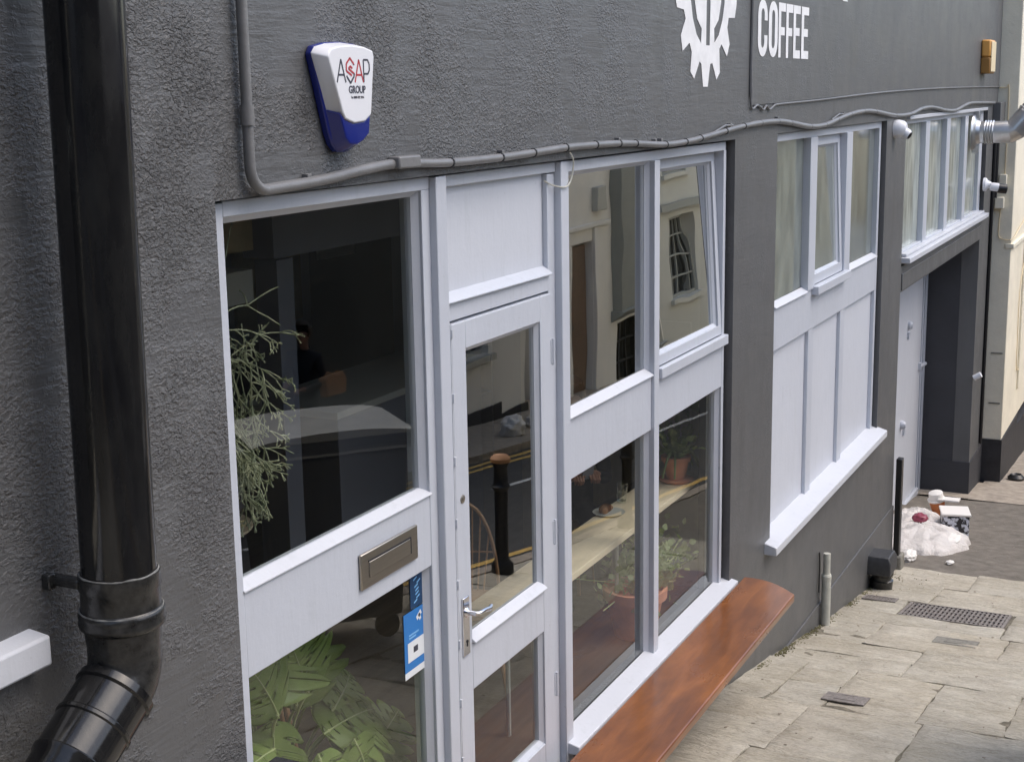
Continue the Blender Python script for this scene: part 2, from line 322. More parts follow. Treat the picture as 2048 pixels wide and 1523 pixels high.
M['int_ceil'] = pmat('interior_ceiling', (.5, .48, .45), .8)
M['int_grey'] = pmat('interior_blue_grey_paint', (.20, .21, .26), .6)
M['int_cream'] = pmat('interior_warm_plaster', (.30, .25, .15), .8, var=.3, vscale=3)
M['int_white'] = pmat('interior_white_paint', (.5, .5, .46), .6)
M['skin'] = pmat('skin', (.45, .23, .15), .5)
M['hair'] = pmat('dark_hair', (.05, .028, .016), .6)
M['coat'] = pmat('dark_coat', (.03, .028, .03), .8, var=.2, vscale=10)
M['tan'] = pmat('tan_leather', (.5, .25, .11), .6, var=.2, vscale=9)
M['trouser'] = pmat('dark_trousers', (.02, .02, .025), .85)
M['bag'] = pmat('white_polythene', (.66, .62, .58), .42, var=.10, vscale=8, bump=[(11, .03), (30, .01)])
M['redfruit'] = pmat('red_packaging', (.25, .04, .07), .4)
M['cup'] = pmat('orange_paper_cup', (.50, .16, .05), .6)
M['lidw'] = pmat('white_paper', (.78, .75, .70), .6)
M['signblue'] = pmat('sticker_blue', (.03, .19, .52), .35)
M['signlight'] = pmat('sticker_light', (.75, .78, .80), .4)
M['signcyan'] = pmat('sticker_pale_blue', (.20, .45, .75), .4)
M['signdark'] = pmat('sticker_dark_blue', (.010, .05, .13), .35)
M['roof'] = pmat('roof_slates', (.07, .07, .08), .7, var=.3, vscale=5)
M['winblack'] = pmat('dark_window_glass', (.02, .022, .022), .1)
M['greywin'] = pmat('grey_painted_timber', (.28, .29, .27), .6)
M['doorbrown'] = pmat('brown_door_paint', (.16, .10, .065), .5)
M['screen'] = pmat('phone_case', (.35, .35, .38), .3)
M['crust'] = pmat('pastry_crust', (.30, .13, .04), .6, var=.4, vscale=40)
M['binlid'] = pmat('bin_plastic', (.045, .047, .044), .45, var=.2, vscale=6)
M['lidtop'] = pmat('pale_bin_lid', (.30, .29, .25), .5, var=.2, vscale=4)  # paler than the bin body, tone varied at random

def slab_mat():
    m = bpy.data.materials.new('flagstone'); m.use_nodes = True; n = m.node_tree.nodes; L = m.node_tree.links; p = n['Principled BSDF']
    tc = n.new('ShaderNodeTexCoord'); ge = n.new('ShaderNodeNewGeometry')
    def N(sc, st=(1,1,1), det=7, ro=.65, dist=0):
        mp = n.new('ShaderNodeMapping'); mp.inputs['Scale'].default_value = st; L.new(tc.outputs['Object'], mp.inputs[0])
        ad = n.new('ShaderNodeVectorMath'); ad.operation = 'ADD'; sc_ = n.new('ShaderNodeVectorMath'); sc_.operation = 'SCALE'; sc_.inputs[0].default_value = (13, 7, 3)
        L.new(ge.outputs['Random Per Island'], sc_.inputs['Scale']); L.new(mp.outputs[0], ad.inputs[0]); L.new(sc_.outputs[0], ad.inputs[1])
        t = n.new('ShaderNodeTexNoise'); t.inputs['Scale'].default_value = sc; t.inputs['Detail'].default_value = det; t.inputs['Roughness'].default_value = ro; t.inputs['Distortion'].default_value = dist
        L.new(ad.outputs[0], t.inputs[0]); return t
    r = n.new('ShaderNodeValToRGB'); e = r.color_ramp.elements; e[0].position = .25; e[0].color = (.475, .44, .375, 1); e[1].position = .75; e[1].color = (.64, .61, .53, 1)
    L.new(N(2.3, (1, 2.2, 1)).outputs[0], r.inputs[0])
    tint = n.new('ShaderNodeValToRGB'); te = tint.color_ramp.elements; te[0].color = (.93, .93, .92, 1); te[1].color = (1.05, 1.03, 1.0, 1); L.new(ge.outputs['Random Per Island'], tint.inputs[0])
    mx = n.new('ShaderNodeMix'); mx.data_type = 'RGBA'; mx.blend_type = 'MULTIPLY'; mx.inputs['Factor'].default_value = 1; L.new(r.outputs[0], mx.inputs[6]); L.new(tint.outputs[0], mx.inputs[7])
    def mulr(a, src, p0, p1, c0, c1):
        rr = n.new('ShaderNodeValToRGB'); rr.color_ramp.elements[0].position = p0; rr.color_ramp.elements[1].position = p1; rr.color_ramp.elements[0].color = (*c0, 1); rr.color_ramp.elements[1].color = (*c1, 1); L.new(src, rr.inputs[0])
        q = n.new('ShaderNodeMix'); q.data_type = 'RGBA'; q.blend_type = 'MULTIPLY'; q.inputs['Factor'].default_value = 1; L.new(a, q.inputs[6]); L.new(rr.outputs[0], q.inputs[7]); return q
    mx = mulr(mx.outputs[2], N(55, (1, .6, 1), 5, .7).outputs[0], .30, .68, (.74, .73, .70), (1.06, 1.06, 1.05))
    mx = mulr(mx.outputs[2], N(4.5, (1.9, .75, 1), 8, .68, 1.2).outputs[0], .34, .60, (.86, .845, .81), (1.03, 1.03, 1.03))
    mx = mulr(mx.outputs[2], N(1.1, (1, 1, 1), 6, .6).outputs[0], .36, .60, (.86, .84, .80), (1.0, 1.0, 1.0))
    sp = n.new('ShaderNodeMapRange'); sp.inputs[1].default_value = .60; sp.inputs[2].default_value = .72; sp.inputs[4].default_value = .55; L.new(N(16, (1, 1, 1), 5).outputs[0], sp.inputs[0])
    m2 = n.new('ShaderNodeMix'); m2.data_type = 'RGBA'; L.new(sp.outputs[0], m2.inputs['Factor']); L.new(mx.outputs[2], m2.inputs[6]); m2.inputs[7].default_value = (.20, .17, .125, 1)
    L.new(m2.outputs[2], p.inputs['Base Color']); p.inputs['Roughness'].default_value = .75
    b = n.new('ShaderNodeBump'); b.inputs['Distance'].default_value = .034; L.new(N(4.5, (1.7, .7, 1), 9, .66, 1.4).outputs[0], b.inputs['Height'])
    b2 = n.new('ShaderNodeBump'); b2.inputs['Distance'].default_value = .008; L.new(N(60, (1, .5, 1), 4).outputs[0], b2.inputs['Height']); L.new(b.outputs[0], b2.inputs['Normal'])
    L.new(b2.outputs[0], p.inputs['Normal'])
    return m
M['slab'] = slab_mat()

# ------------------------------------------------------------------ ground
XS = sorted(set([p[0] for p in GP]+[i*1.0 for i in range(-20, 40)]+[14.7, 16.2]))
def strip(mb, x0, x1, y0, y1, dz, ny=1, m=0):
    xs = [x0]+[x for x in XS if x0 < x < x1]+[x1]
    for a, b in zip(xs[:-1], xs[1:]):
        for j in range(ny):
            ya = y0+(y1-y0)*j/ny; yb = y0+(y1-y0)*(j+1)/ny
            mb.add([(a, ya, g(a)+dz), (b, ya, g(b)+dz), (b, yb, g(b)+dz), (a, yb, g(a)+dz)], [(0, 1, 2, 3)], m)
gr = MB(); strip(gr, -60, 140, -90, -.02, -.16); strip(gr, 18.7, 140, -.02, 90, -.16); strip(gr, -60, 18.7, 7, 90, -.16); strip(gr, -60, -3, -.02, 7, -.16)
struct('ground', gr, M['road'])
rd = MB(); strip(rd, -30, 60, -6.3, -2.9, -.10); struct('road', rd, M['road'])
yl = MB()
for y in (-3.02, -3.22, -5.98, -6.16): strip(yl, -10, 45, y-.04, y+.04, -.096)
struct('yellow_line', yl, M['yellow'])
wl = MB()
for x in range(0, 40, 5): strip(wl, x, x+4.2, -5.16, -5.08, -.096)
struct('lane_marking', wl, M['roadwhite'])
kb = MB()
for i in range(60):
    x = -12+i*.9
    for y0, y1 in ((-2.90, -2.76), (-6.44, -6.30)):
        a, b = x+.004, x+.892
        kb.add([(a,y0,g(a)-.14),(b,y0,g(b)-.14),(b,y1,g(b)-.14),(a,y1,g(a)-.14),(a,y0,g(a)+.002),(b,y0,g(b)+.002),(b,y1,g(b)+.002),(a,y1,g(a)+.002)],
               [(0,3,2,1),(4,5,6,7),(0,1,5,4),(1,2,6,5),(2,3,7,6),(3,0,4,7)])
struct('kerb', kb, M['concrete'])
fp = MB(); strip(fp, -20, 60, -8.2, -6.44, -.004); struct('far_pavement', fp, M['concrete'])

def slab(mb, quad, lift):
    # quad: 4 (x,y) corners; irregular edge, domed, sides going down
    n = 16; P = []; seed = random.random()*100
    for j in range(n+1):
        for i in range(n+1):
            u, v = i/n, j/n
            x = (quad[0][0]*(1-u)+quad[1][0]*u)*(1-v)+(quad[3][0]*(1-u)+quad[2][0]*u)*v
            y = (quad[0][1]*(1-u)+quad[1][1]*u)*(1-v)+(quad[3][1]*(1-u)+quad[2][1]*u)*v
            nx = noise.noise((x*6, y*6, seed))*.018+noise.noise((x*19, y*19, seed))*.006; ny = noise.noise((x*6+9, y*6, seed))*.011+noise.noise((x*19+4, y*19, seed))*.005
            edge = min(u, 1-u, v, 1-v)
            z = g(x)+lift+noise.noise((x*2.2, y*2.2, seed))*.010+noise.noise((x*7, y*7, seed))*.004-(.005 if edge == 0 else 0)
            if edge > 0 and edge <= 1/n+1e-6:   # pull first ring outwards so the rounded arris is narrow
                if i == 1: x -= (quad[1][0]-quad[0][0])/n*.8*(1 if quad[1][0] > quad[0][0] else 1)
                if i == n-1: x += (quad[1][0]-quad[0][0])/n*.8
                if j == 1: y -= (quad[3][1]-quad[0][1])/n*.8
                if j == n-1: y += (quad[3][1]-quad[0][1])/n*.8
            P.append((x+nx, y+ny, z))
    f = [(j*(n+1)+i, j*(n+1)+i+1, (j+1)*(n+1)+i+1, (j+1)*(n+1)+i) for j in range(n) for i in range(n)]
    ring = [i for i in range(n+1)]+[(j)*(n+1)+n for j in range(1, n+1)]+[n*(n+1)+i for i in range(n-1, -1, -1)]+[j*(n+1) for j in range(n-1, 0, -1)]
    k = len(P)
    for r in ring: P.append((P[r][0], P[r][1], P[r][2]-.03))
    f += [(ring[a], ring[(a+1) % len(ring)], k+(a+1) % len(ring), k+a) for a in range(len(ring))]
    mb.add(P, f)
rows = [-1.5, -.7, .1, .95, 1.7, 2.5, 3.3, 4.05, 4.9, 5.75, 6.6, 7.62, 8.67, 9.55, 10.42, 11.42, 12.2, 12.92]
skew = {6.6: .04, 7.62: -.02, 8.67: .03, 9.55: -.05, 10.42: .04, 11.42: -.03, 12.2: .05, 12.92: 0}
cuts = {9: [-.5, -1.1], 10: [-.57, -1.2, -1.95], 11: [-.30, -.62, -1.15, -1.62], 12: [-.88, -1.75], 13: [-.45, -1.35, -2.1], 14: [-1.28, -1.9], 15: [-.6, -1.55], 16: [-.8, -1.5, -2.2]}
pv = MB(); GX = (10.80, 11.38, -1.27, -.46)
for ri in range(len(rows)-1):
    xa, xb = rows[ri], rows[ri+1]; cs = cuts.get(ri) or sorted([-.4-random.random()*.5, -1.2-random.random()*.4, -2.0-random.random()*.3], reverse=True)
    ys = [-.03]+cs+[-2.755]
    for k in range(len(ys)-1):
        ya, yb = ys[k], ys[k+1]; j = .006
        sa0 = skew.get(xa, 0)*(ya+1); sa1 = skew.get(xa, 0)*(yb+1); sb0 = skew.get(xb, 0)*(ya+1); sb1 = skew.get(xb, 0)*(yb+1)
        subs = [((0, 1), (0, 1))]
        if (ri, k) in ((12, 0), (13, 1), (11, 1), (10, 1), (10, 0), (12, 2), (14, 1), (15, 1), (9, 1)): subs = [((0, .52), (0, 1)), ((.52, 1), (0, 1))]
        for (a0, a1), (b0, b1) in subs:
            def L_(t, y0, s0, s1): return (xa+s0)*(1-t)+(xb+s1)*t
            jy = .003
            q = [(L_(a0, ya, sa0, sb0)+j+.003, yb+jy), (L_(a1, ya, sa0, sb0)-j-.003, yb+jy), (L_(a1, ya, sa1, sb1)-j-.003, ya-jy), (L_(a0, ya, sa1, sb1)+j+.003, ya-jy)]
            if ri == 14 and k == 0:    # the slab round the drain grate: four pieces
                for qq in ([(xa+j, yb+j), (10.79, yb+j), (10.79, ya-j), (xa+j, ya-j)], [(10.80, -.45), (11.38, -.45), (11.38, ya-j), (10.80, ya-j)], [(11.39, yb+j), (xb-j, yb+j), (xb-j, ya-j), (11.39, ya-j)]):
                    slab(pv, qq, 0)
                continue
            slab(pv, q, random.uniform(-.005, .006))
struct('pavement', pv, M['slab'], smooth=True)
bd = MB(); strip(bd, -3, 12.92, -2.76, -.02, -.010); struct('pavement_bed', bd, M['mortar'])
ap = MB()
xs = np.linspace(12.93, 17.35, 26); ysn = np.linspace(-2.76, .56, 20)
for i in range(25):
    for j in range(19):
        v = [(x, y, g(x)-.006+noise.noise((x*1.3, y*1.3, 2))*.018) for x, y in ((xs[i], ysn[j]), (xs[i+1], ysn[j]), (xs[i+1], ysn[j+1]), (xs[i], ysn[j+1]))]
        if ysn[j+1] > .02 and xs[i] < 12.9: continue
        ap.add(v, [(0, 1, 2, 3)])
struct('asphalt_patch', ap, M['asphalt'], smooth=True)
cp = MB()
xs = np.linspace(17.35, 24, 30); ysn = np.linspace(-2.76, .56, 16)
for i in range(29):
    for j in range(15):
        if xs[i+1] > 18.6 and ysn[j] > -.5 and ysn[j] > -.29: continue
        v = [(x, y, g(x)+.012+(.03*min(1, (x-17.35)/.3))*(1 if x < 17.7 else .8)+noise.noise((x*2.3, y*2.3, 5))*.02) for x, y in ((xs[i], ysn[j]), (xs[i+1], ysn[j]), (xs[i+1], ysn[j+1]), (xs[i], ysn[j+1]))]
        cp.add(v, [(0, 1, 2, 3)])
struct('worn_stone_path', cp, M['concrete'], smooth=True)
ms = MB()
random.seed(3)
for i in range(1130):    # dirt and moss along the foot of the wall and round the drain box
    x = random.uniform(8.0, 12.95) if i < 1000 else random.uniform(11.2, 12.9); y = -.048-abs(random.gauss(0, .028)) if i < 1000 else -.10-abs(random.gauss(0, .16)); r = random.uniform(.002, .008)
    ms.lathe([(r*.6, -.004), (r, .002), (r*.5, r*.6)], (x, y, g(x)+.001), n=5)
mk('moss', ms, M['moss'], kind='stuff', label='clumps of moss and dirt along the foot of the dark wall', cat='moss')
lt = MB()
for i in range(80):
    x = random.uniform(6.5, 17.5); y = random.uniform(-1.6, -.05); a = random.random()*6.28; r = random.uniform(.003, .010)
    lt.obox((x, y, g(x)+.008), (r*math.cos(a), r*math.sin(a), .0), (-r*.5*math.sin(a), r*.5*math.cos(a), 0), (0, 0, .0015))
mk('litter_bits', lt, M['concrete'], kind='stuff', label='tiny pale scraps scattered over the pavement slabs', cat='litter')

# drains
def grate(name, x0, x1, y0, y1, nb, nr, mat, label, up_=0.0):
    t = thing(name, label, 'drain cover', ((x0+x1)/2, (y0+y1)/2, g((x0+x1)/2)))
    s = (g(x1)-g(x0))/(x1-x0); zc = lambda x: g(x0)+s*(x-x0)
    def ob(a, b, c, d, h0, h1, mb):
        h0 += up_; h1 += up_
        mb.add([(a,c,zc(a)+h0),(b,c,zc(b)+h0),(b,d,zc(b)+h0),(a,d,zc(a)+h0),(a,c,zc(a)+h1),(b,c,zc(b)+h1),(b,d,zc(b)+h1),(a,d,zc(a)+h1)],
               [(0,3,2,1),(4,5,6,7),(0,1,5,4),(1,2,6,5),(2,3,7,6),(3,0,4,7)])
    f = MB(); w_ = .022
    ob(x0, x0+w_, y0, y1, -.03, .006, f); ob(x1-w_, x1, y0, y1, -.03, .006, f); ob(x0+w_, x1-w_, y0, y0+w_, -.03, .006, f); ob(x0+w_, x1-w_, y1-w_, y1, -.03, .006, f)
    mk('frame', f, mat, t)
    b = MB()
    for i in range(nb):
        y = y0+w_+(y1-y0-2*w_)*(i+.5)/nb; ob(x0+w_, x1-w_, y-(y1-y0)/nb*.24, y+(y1-y0)/nb*.24, -.02, .003, b)
    for i in range(nr):
        x = x0+w_+(x1-x0-2*w_)*(i+.5)/nr; ob(x-.012, x+.012, y0+w_, y1-w_, -.018, .0045, b)
    mk('bars', b, mat, t)
    p = MB(); ob(x0+.01, x1-.01, y0+.01, y1-.01, -.03, -.0085, p); mk('pit', p, M['pitdirt'], t)
grate('drain_grate', 10.80, 11.38, -1.26, -.47, 22, 4, M['iron'], 'large rectangular iron drain grate set in the flagstones')
grate('drain_grate', 11.22, 11.40, -.37, -.10, 9, 2, M['iron'], 'small slotted drain grate close to the foot of the dark wall', .009)
def plate(name, c, dx, dy, mat, label):
    t = thing(name, label, 'cover plate', (c[0], c[1], g(c[0])))
    s = -.18; b = MB(); b.obox((c[0], c[1], g(c[0])+.004), (dx, 0, s*dx), (0, dy, 0), (0, 0, .004)); mk('lid', b, mat, t, bevel=.002)
    k = MB(); k.obox((c[0], c[1], g(c[0])+.0092), (dx*.5, 0, s*dx*.5), (0, dy*.5, 0), (0, 0, .0015)); k.obox((c[0]+dx*.7, c[1], g(c[0]+dx*.7)+.0092), (dx*.08, 0, s*dx*.08), (0, dy*.3, 0), (0, 0, .001)); mk('raised_centre', k, mat, t)
plate('stopcock_cover', (7.89, -.71), .10, .125, M['iron'], 'small dark iron cover plate in the paving near the bench')
plate('stopcock_cover', (10.05, -1.02), .12, .15, M['stoneblock'], 'faded stone coloured cover plate between the bench end and large grate')

# ------------------------------------------------------------------ cafe building
cafe = thing('cafe_building', 'dark grey rendered cafe building with white painted shopfront windows', 'building')
FY = -.035
def wall_with_holes(mb, x0, x1, z0, z1, holes, yf, yb, m=0):
    xs = sorted(set([x0, x1]+[h[0] for h in holes]+[h[1] for h in holes])); zs = sorted(set([z0, z1]+[h[2] for h in holes]+[h[3] for h in holes]))
    inside = lambda x, z: any(h[0] < x < h[1] and h[2] < z < h[3] for h in holes)
    nx, nz = len(xs)-1, len(zs)-1
    solid = [[not inside((xs[i]+xs[i+1])/2, (zs[j]+zs[j+1])/2) for j in range(nz)] for i in range(nx)]
    for i in range(nx):
        for j in range(nz):
            if not solid[i][j]: continue
            a, b, c, d = xs[i], xs[i+1], zs[j], zs[j+1]
            mb.add([(a,yf,c),(b,yf,c),(b,yf,d),(a,yf,d)], [(0,1,2,3)], m); mb.add([(a,yb,c),(b,yb,c),(b,yb,d),(a,yb,d)], [(3,2,1,0)], m)
            if i == 0 or not solid[i-1][j]: mb.add([(a,yf,c),(a,yb,c),(a,yb,d),(a,yf,d)], [(0,3,2,1)], m)
            if i == nx-1 or not solid[i+1][j]: mb.add([(b,yf,c),(b,yb,c),(b,yb,d),(b,yf,d)], [(0,1,2,3)], m)
            if j == 0 or not solid[i][j-1]: mb.add([(a,yf,c),(b,yf,c),(b,yb,c),(a,yb,c)], [(0,3,2,1)], m)
            if j == nz-1 or not solid[i][j+1]: mb.add([(a,yf,d),(b,yf,d),(b,yb,d),(a,yb,d)], [(0,1,2,3)], m)
fwm = MB()
holes = [(3.078, 7.75, -.06, 2.585), (3.078, 5.46, -.25, -.05), (8.62, 11.93, -.03, 2.59), (12.76, 17.83, 1.30, 2.60), (12.76, 17.62, -3.2, 1.07), (.9, 2.13, 1.655, 3.4)]
wall_with_holes(fwm, -6, 18.66, -3.2, 7.5, holes, FY, .16)
fw_o = mk('front_wall', fwm, M['wall'], cafe)
# recess of the alley door
rc = MB(); rc.box(17.62, 18.60, .162, .70, -3.2, 1.068); rc.box(12.2, 12.76, .16, .70, -3.2, 1.07); rc.box(12.76, 17.62, .162, .75, 1.07, 1.25)
mk('recess_wall', rc, M['recess'], cafe)
pl = MB(); pl.box(17.610, 18.672, FY-.012, .60, -3.2, -1.66); mk('plinth', pl, M['recess'], cafe)
pl = MB(); pl.box(7.9, 12.772, FY-.012, FY+.002, -3.2, -.885); mk('plinth', pl, M['wall'], cafe, bevel=.004)
# lintel lip over the recess, other slabs of render
lp = MB(); lp.box(12.79, 17.70, FY-.010, FY+.001, 1.085, 1.235); mk('lintel', lp, M['wall'], cafe, bevel=.004)
lp = MB(); lp.box(18.25, 18.69, FY-.09, FY+.001, 2.30, 2.66); mk('corner_bracket', lp, M['wall'], cafe, bevel=.006)
# room
rm = MB(); RX0, RX1, RY1, RZ0, RZ1 = 1.2, 11.6, 5.6, -.16, 2.72
rm.box(RX0-.1, RX0, .16, RY1, RZ0, RZ1); rm.box(RX1, RX1+.1, .16, RY1, RZ0, RZ1); rm.box(RX0-.1, RX1+.1, RY1, RY1+.1, RZ0, RZ1)
mk('inner_wall', rm, M['int_dark'], cafe)
fl = MB(); fl.box(RX0-.1, RX1+.1, .165, RY1, RZ0-.1, RZ0); mk('floor', fl, M['int_floor'], cafe)
ce = MB(); ce.box(RX0-.1, RX1+.1, .165, RY1, RZ1, RZ1+.1); mk('ceiling', ce, M['int_ceil'], cafe)
rf = MB(); rf.box(-6, 18.66, -.2, 8, 7.5, 7.7); mk('roof', rf, M['roof'], cafe)
sw = MB(); sw.box(-6, -5.8, .16, 8, -3, 7.5); sw.box(18.4, 18.66, .76, 8, -3, 7.5); sw.box(-6, 18.66, 7.8, 8, -3, 7.5); sw.box(11.75, 18.3, .9, 1.0, 1.2, 2.75); mk('outer_wall', sw, M['wall'], cafe)
# partition between cafe and kitchen, kitchen lit by its windows
bh = MB(); bh.box(6.2, 10.5, 2.0, 2.2, 2.02, 2.715); mk('bulkhead', bh, M['int_grey'], cafe)
bh = MB(); bh.box(6.22, 6.37, 2.0, 2.14, RZ0, 2.01); mk('column', bh, M['int_grey'], cafe)
bh = MB(); bh.box(3.6, 6.16, 2.1, 2.3, 2.07, 2.715); mk('beam', bh, M['int_cream'], cafe)
bh = MB(); bh.box(3.8, 6.14, 2.1, 2.3, 1.80, 1.97); mk('wall_shelf', bh, M['int_white'], cafe)
bh = MB(); bh.box(6.42, 8.9, 3.6, 3.62, 1.15, 2.15); mk('splashback', bh, M['greywin'], cafe)
bh = MB(); bh.box(7.4, 7.42, .3, 2.0, 0, 0.01); 
# misted kitchen wall seen through the panel window
bh = MB(); bh.box(8.36, 11.58, 1.5, 1.6, RZ0, 2.715); mk('partition', bh, M['int_cream'], cafe)
bh = MB(); bh.box(8.03, 8.35, .165, .62, RZ0, 2.715); mk('inner_pier', bh, M['int_white'], cafe)

def panes(mb, x0, x1, z0, z1, y=.036, t=.006): mb.box(x0, x1, y, y+t, z0, z1)
def beading(mb, x0, x1, z0, z1, w=.02, y0=.012, y1=.034):
    # sloping glazing bead round an opening
    o = [(x0, z0), (x1, z0), (x1, z1), (x0, z1)]; i = [(x0+w, z0+w), (x1-w, z0+w), (x1-w, z1-w), (x0+w, z1-w)]
    v = [(x, y0, z) for x, z in o]+[(x, y1, z) for x, z in i]+[(x, y1+.02, z) for x, z in o]+[(x, y1+.02, z) for x, z in i]
    f = []
    for k in range(4):
        n = (k+1) % 4; f += [(k, n, 4+n, 4+k), (4+k, 4+n, 12+n, 12+k)]
    mb.add(v, f)
# --- window one (left of the door)
w1 = MB()
w1.box(3.085, 3.155, 0, .09, -.25, 2.575); w1.box(3.155, 4.31, 0, .09, 2.535, 2.580); w1.box(4.255, 4.31, .0, .09, -.25, 2.535)
w1.box(3.155, 4.255, .002, .09, 1.20, 1.47); w1.box(3.155, 4.255, .002, .09, -.25, .12)
mk('shop_window', w1, M['white'], cafe, bevel=.003)
W1 = bpy.data.objects['shop_window']
b = MB(); beading(b, 3.155, 4.255, 1.47, 2.535); beading(b, 3.155, 4.255, .12, 1.20); mk('glazing_bead', b, M['white'], W1)
b = MB(); b.add([(3.15,-.006,1.468),(4.262,-.006,1.468),(4.262,.034,1.490),(3.15,.034,1.490),(3.15,-.006,1.462),(4.262,-.006,1.462),(4.262,.034,1.462),(3.15,.034,1.462)], [(0,1,2,3),(4,7,6,5),(0,4,5,1),(1,5,6,2),(2,6,7,3),(3,7,4,0)]); mk('sill', b, M['sill'], W1, bevel=.002)
b = MB(); panes(b, 3.157, 4.253, 1.472, 2.533); mk('pane', b, M['glass_mid'], W1)
b = MB(); panes(b, 3.157, 4.253, .122, 1.198); mk('pane', b, M['glass'], W1)
lb = MB(); lb.box(3.768, 4.142, -.010, .001, 1.265, 1.387); mk('letter_box', lb, M['steel'], W1, bevel=.004)
lb = MB(); lb.box(3.815, 4.085, -.0135, -.0103, 1.297, 1.352, 0); mk('letter_flap', lb, M['steel'], W1, bevel=.002)
lb = MB(); lb.box(3.810, 4.092, -.0125, -.0102, 1.3535, 1.3575); lb.box(4.0865, 4.092, -.0128, -.0104, 1.297, 1.3525); mk('letter_slot', lb, M['shade_and_dark_edge'], W1)
# --- post between window and door, head, fanlight panel
ps = MB(); ps.box(4.31, 4.385, -.028, .10, -.25, 2.578); ps.box(4.385, 4.42, -.004, .10, -.25, 2.13)
ps.box(5.315, 5.385, .010, .10, -.25, 2.53); ps.box(5.385, 5.462, -.022, .10, -.25, 2.578)
ps.box(4.385, 5.385, .004, .10, 2.535, 2.578)
mk('door_frame', ps, M['white'], cafe, bevel=.004)
DF = bpy.data.objects['door_frame']
b = MB(); b.box(4.42, 5.315, .006, .09, 2.055, 2.13); b.add([(4.388,-.010,2.128),(5.318,-.010,2.128),(5.318,.034,2.158),(4.388,.034,2.158),(4.388,-.010,2.122),(5.318,-.010,2.122),(5.318,.034,2.122),(4.388,.034,2.122)], [(0,1,2,3),(4,7,6,5),(0,4,5,1),(1,5,6,2),(2,6,7,3),(3,7,4,0)]); mk('transom', b, M['white'], DF, bevel=.002)
b = MB(); b.box(4.388, 5.313, .034, .06, 2.131, 2.534); mk('fanlight_panel', b, M['panel'], DF)
b = MB(); b.box(4.4205, 4.437, .014, .09, -.12, 2.054); mk('draught_gap', b, M['shade_and_dark_edge'], DF)
# --- door
b = MB(); b.box(4.4380, 4.4396, -.0035, .040, -.10, 2.044); mk('door_edge', b, M['shade_and_dark_edge'], DF)
dr = MB()
dr.box(4.440, 4.545, -.004, .042, -.10, 2.045); dr.box(5.200, 5.305, -.004, .042, -.10, 2.045); dr.box(4.545, 5.200, -.004, .042, 1.942, 2.045)
dr.box(4.545, 5.200, -.004, .042, .612, .812); dr.box(4.545, 5.200, -.004, .042, -.10, .10)
mk('door', dr, M['white'], cafe, bevel=.003); DR = bpy.data.objects['door']
b = MB(); beading(b, 4.545, 5.200, .812, 1.942, .018, .004, .02); beading(b, 4.545, 5.200, .10, .612, .018, .004, .02); mk('glazing_bead', b, M['white'], DR)
b = MB(); b.add([(4.54,-.020,.808),(5.205,-.020,.808),(5.205,.02,.838),(4.54,.02,.838),(4.54,-.020,.802),(5.205,-.020,.802),(5.205,.02,.802),(4.54,.02,.802)], [(0,1,2,3),(4,7,6,5),(0,4,5,1),(1,5,6,2),(2,6,7,3),(3,7,4,0)]); mk('bottom_bead', b, M['sill'], DR, bevel=.002)
b = MB(); panes(b, 4.547, 5.198, .814, 1.940, .022); mk('pane', b, M['glass_flat'], DR)
b = MB(); panes(b, 4.547, 5.198, .102, .610, .022); mk('pane', b, M['glass'], DR)
b = MB(); b.box(4.462, 4.512, -.012, -.003, .775, 1.005); mk('handle_plate', b, M['chrome'], DR, bevel=.003)
b = MB(); b.tube([(4.487, -.008, .945), (4.487, -.052, .945), (4.497, -.060, .945), (4.54, -.062, .944), (4.585, -.060, .934), (4.607, -.056, .938)], [.010, .009, .009, .008, .010, .007], 10); b.lathe([(.017, 0), (.019, .004), (.012, .010)], (4.487, -.010, .945), (0, -1, 0), 16); mk('handle', b, M['chrome'], DR, smooth=True)
b = MB(); b.lathe([(.006, 0), (.006, .002)], (4.487, -.0122, .83), (0, -1, 0), 12); b.box(4.485, 4.489, -.0142, -.0125, .81, .83); mk('keyhole', b, M['shade_and_dark_edge'], DR)
b = MB(); b.lathe([(.016, 0), (.016, .004), (.012, .006)], (4.490, -.003, 1.385), (0, -1, 0), 18); mk('lock_cylinder', b, M['steel'], DR, smooth=True)
for z in (1.80, 1.02, .33):
    b = MB()
    b.tube([(5.315, -.008, z-.055), (5.315, -.008, z+.055)], .007, 8); b.box(5.300, 5.330, -.007, -.0005, z-.05, z+.05); mk('hinge', b, M['white'], DR, smooth=True)
# draught strip lumps on the post
b = MB()
zz = np.arange(-.1, 2.03, .235)
b.tube([(4.4225, -.008, -.1), (4.4225, -.008, 2.05)], .004, 6)
for z in zz: b.obox((4.4235, -.012, z), (.005, 0, 0), (0, .006, 0), (0, 0, .016))
mk('door_seal', b, M['sill'], DF)
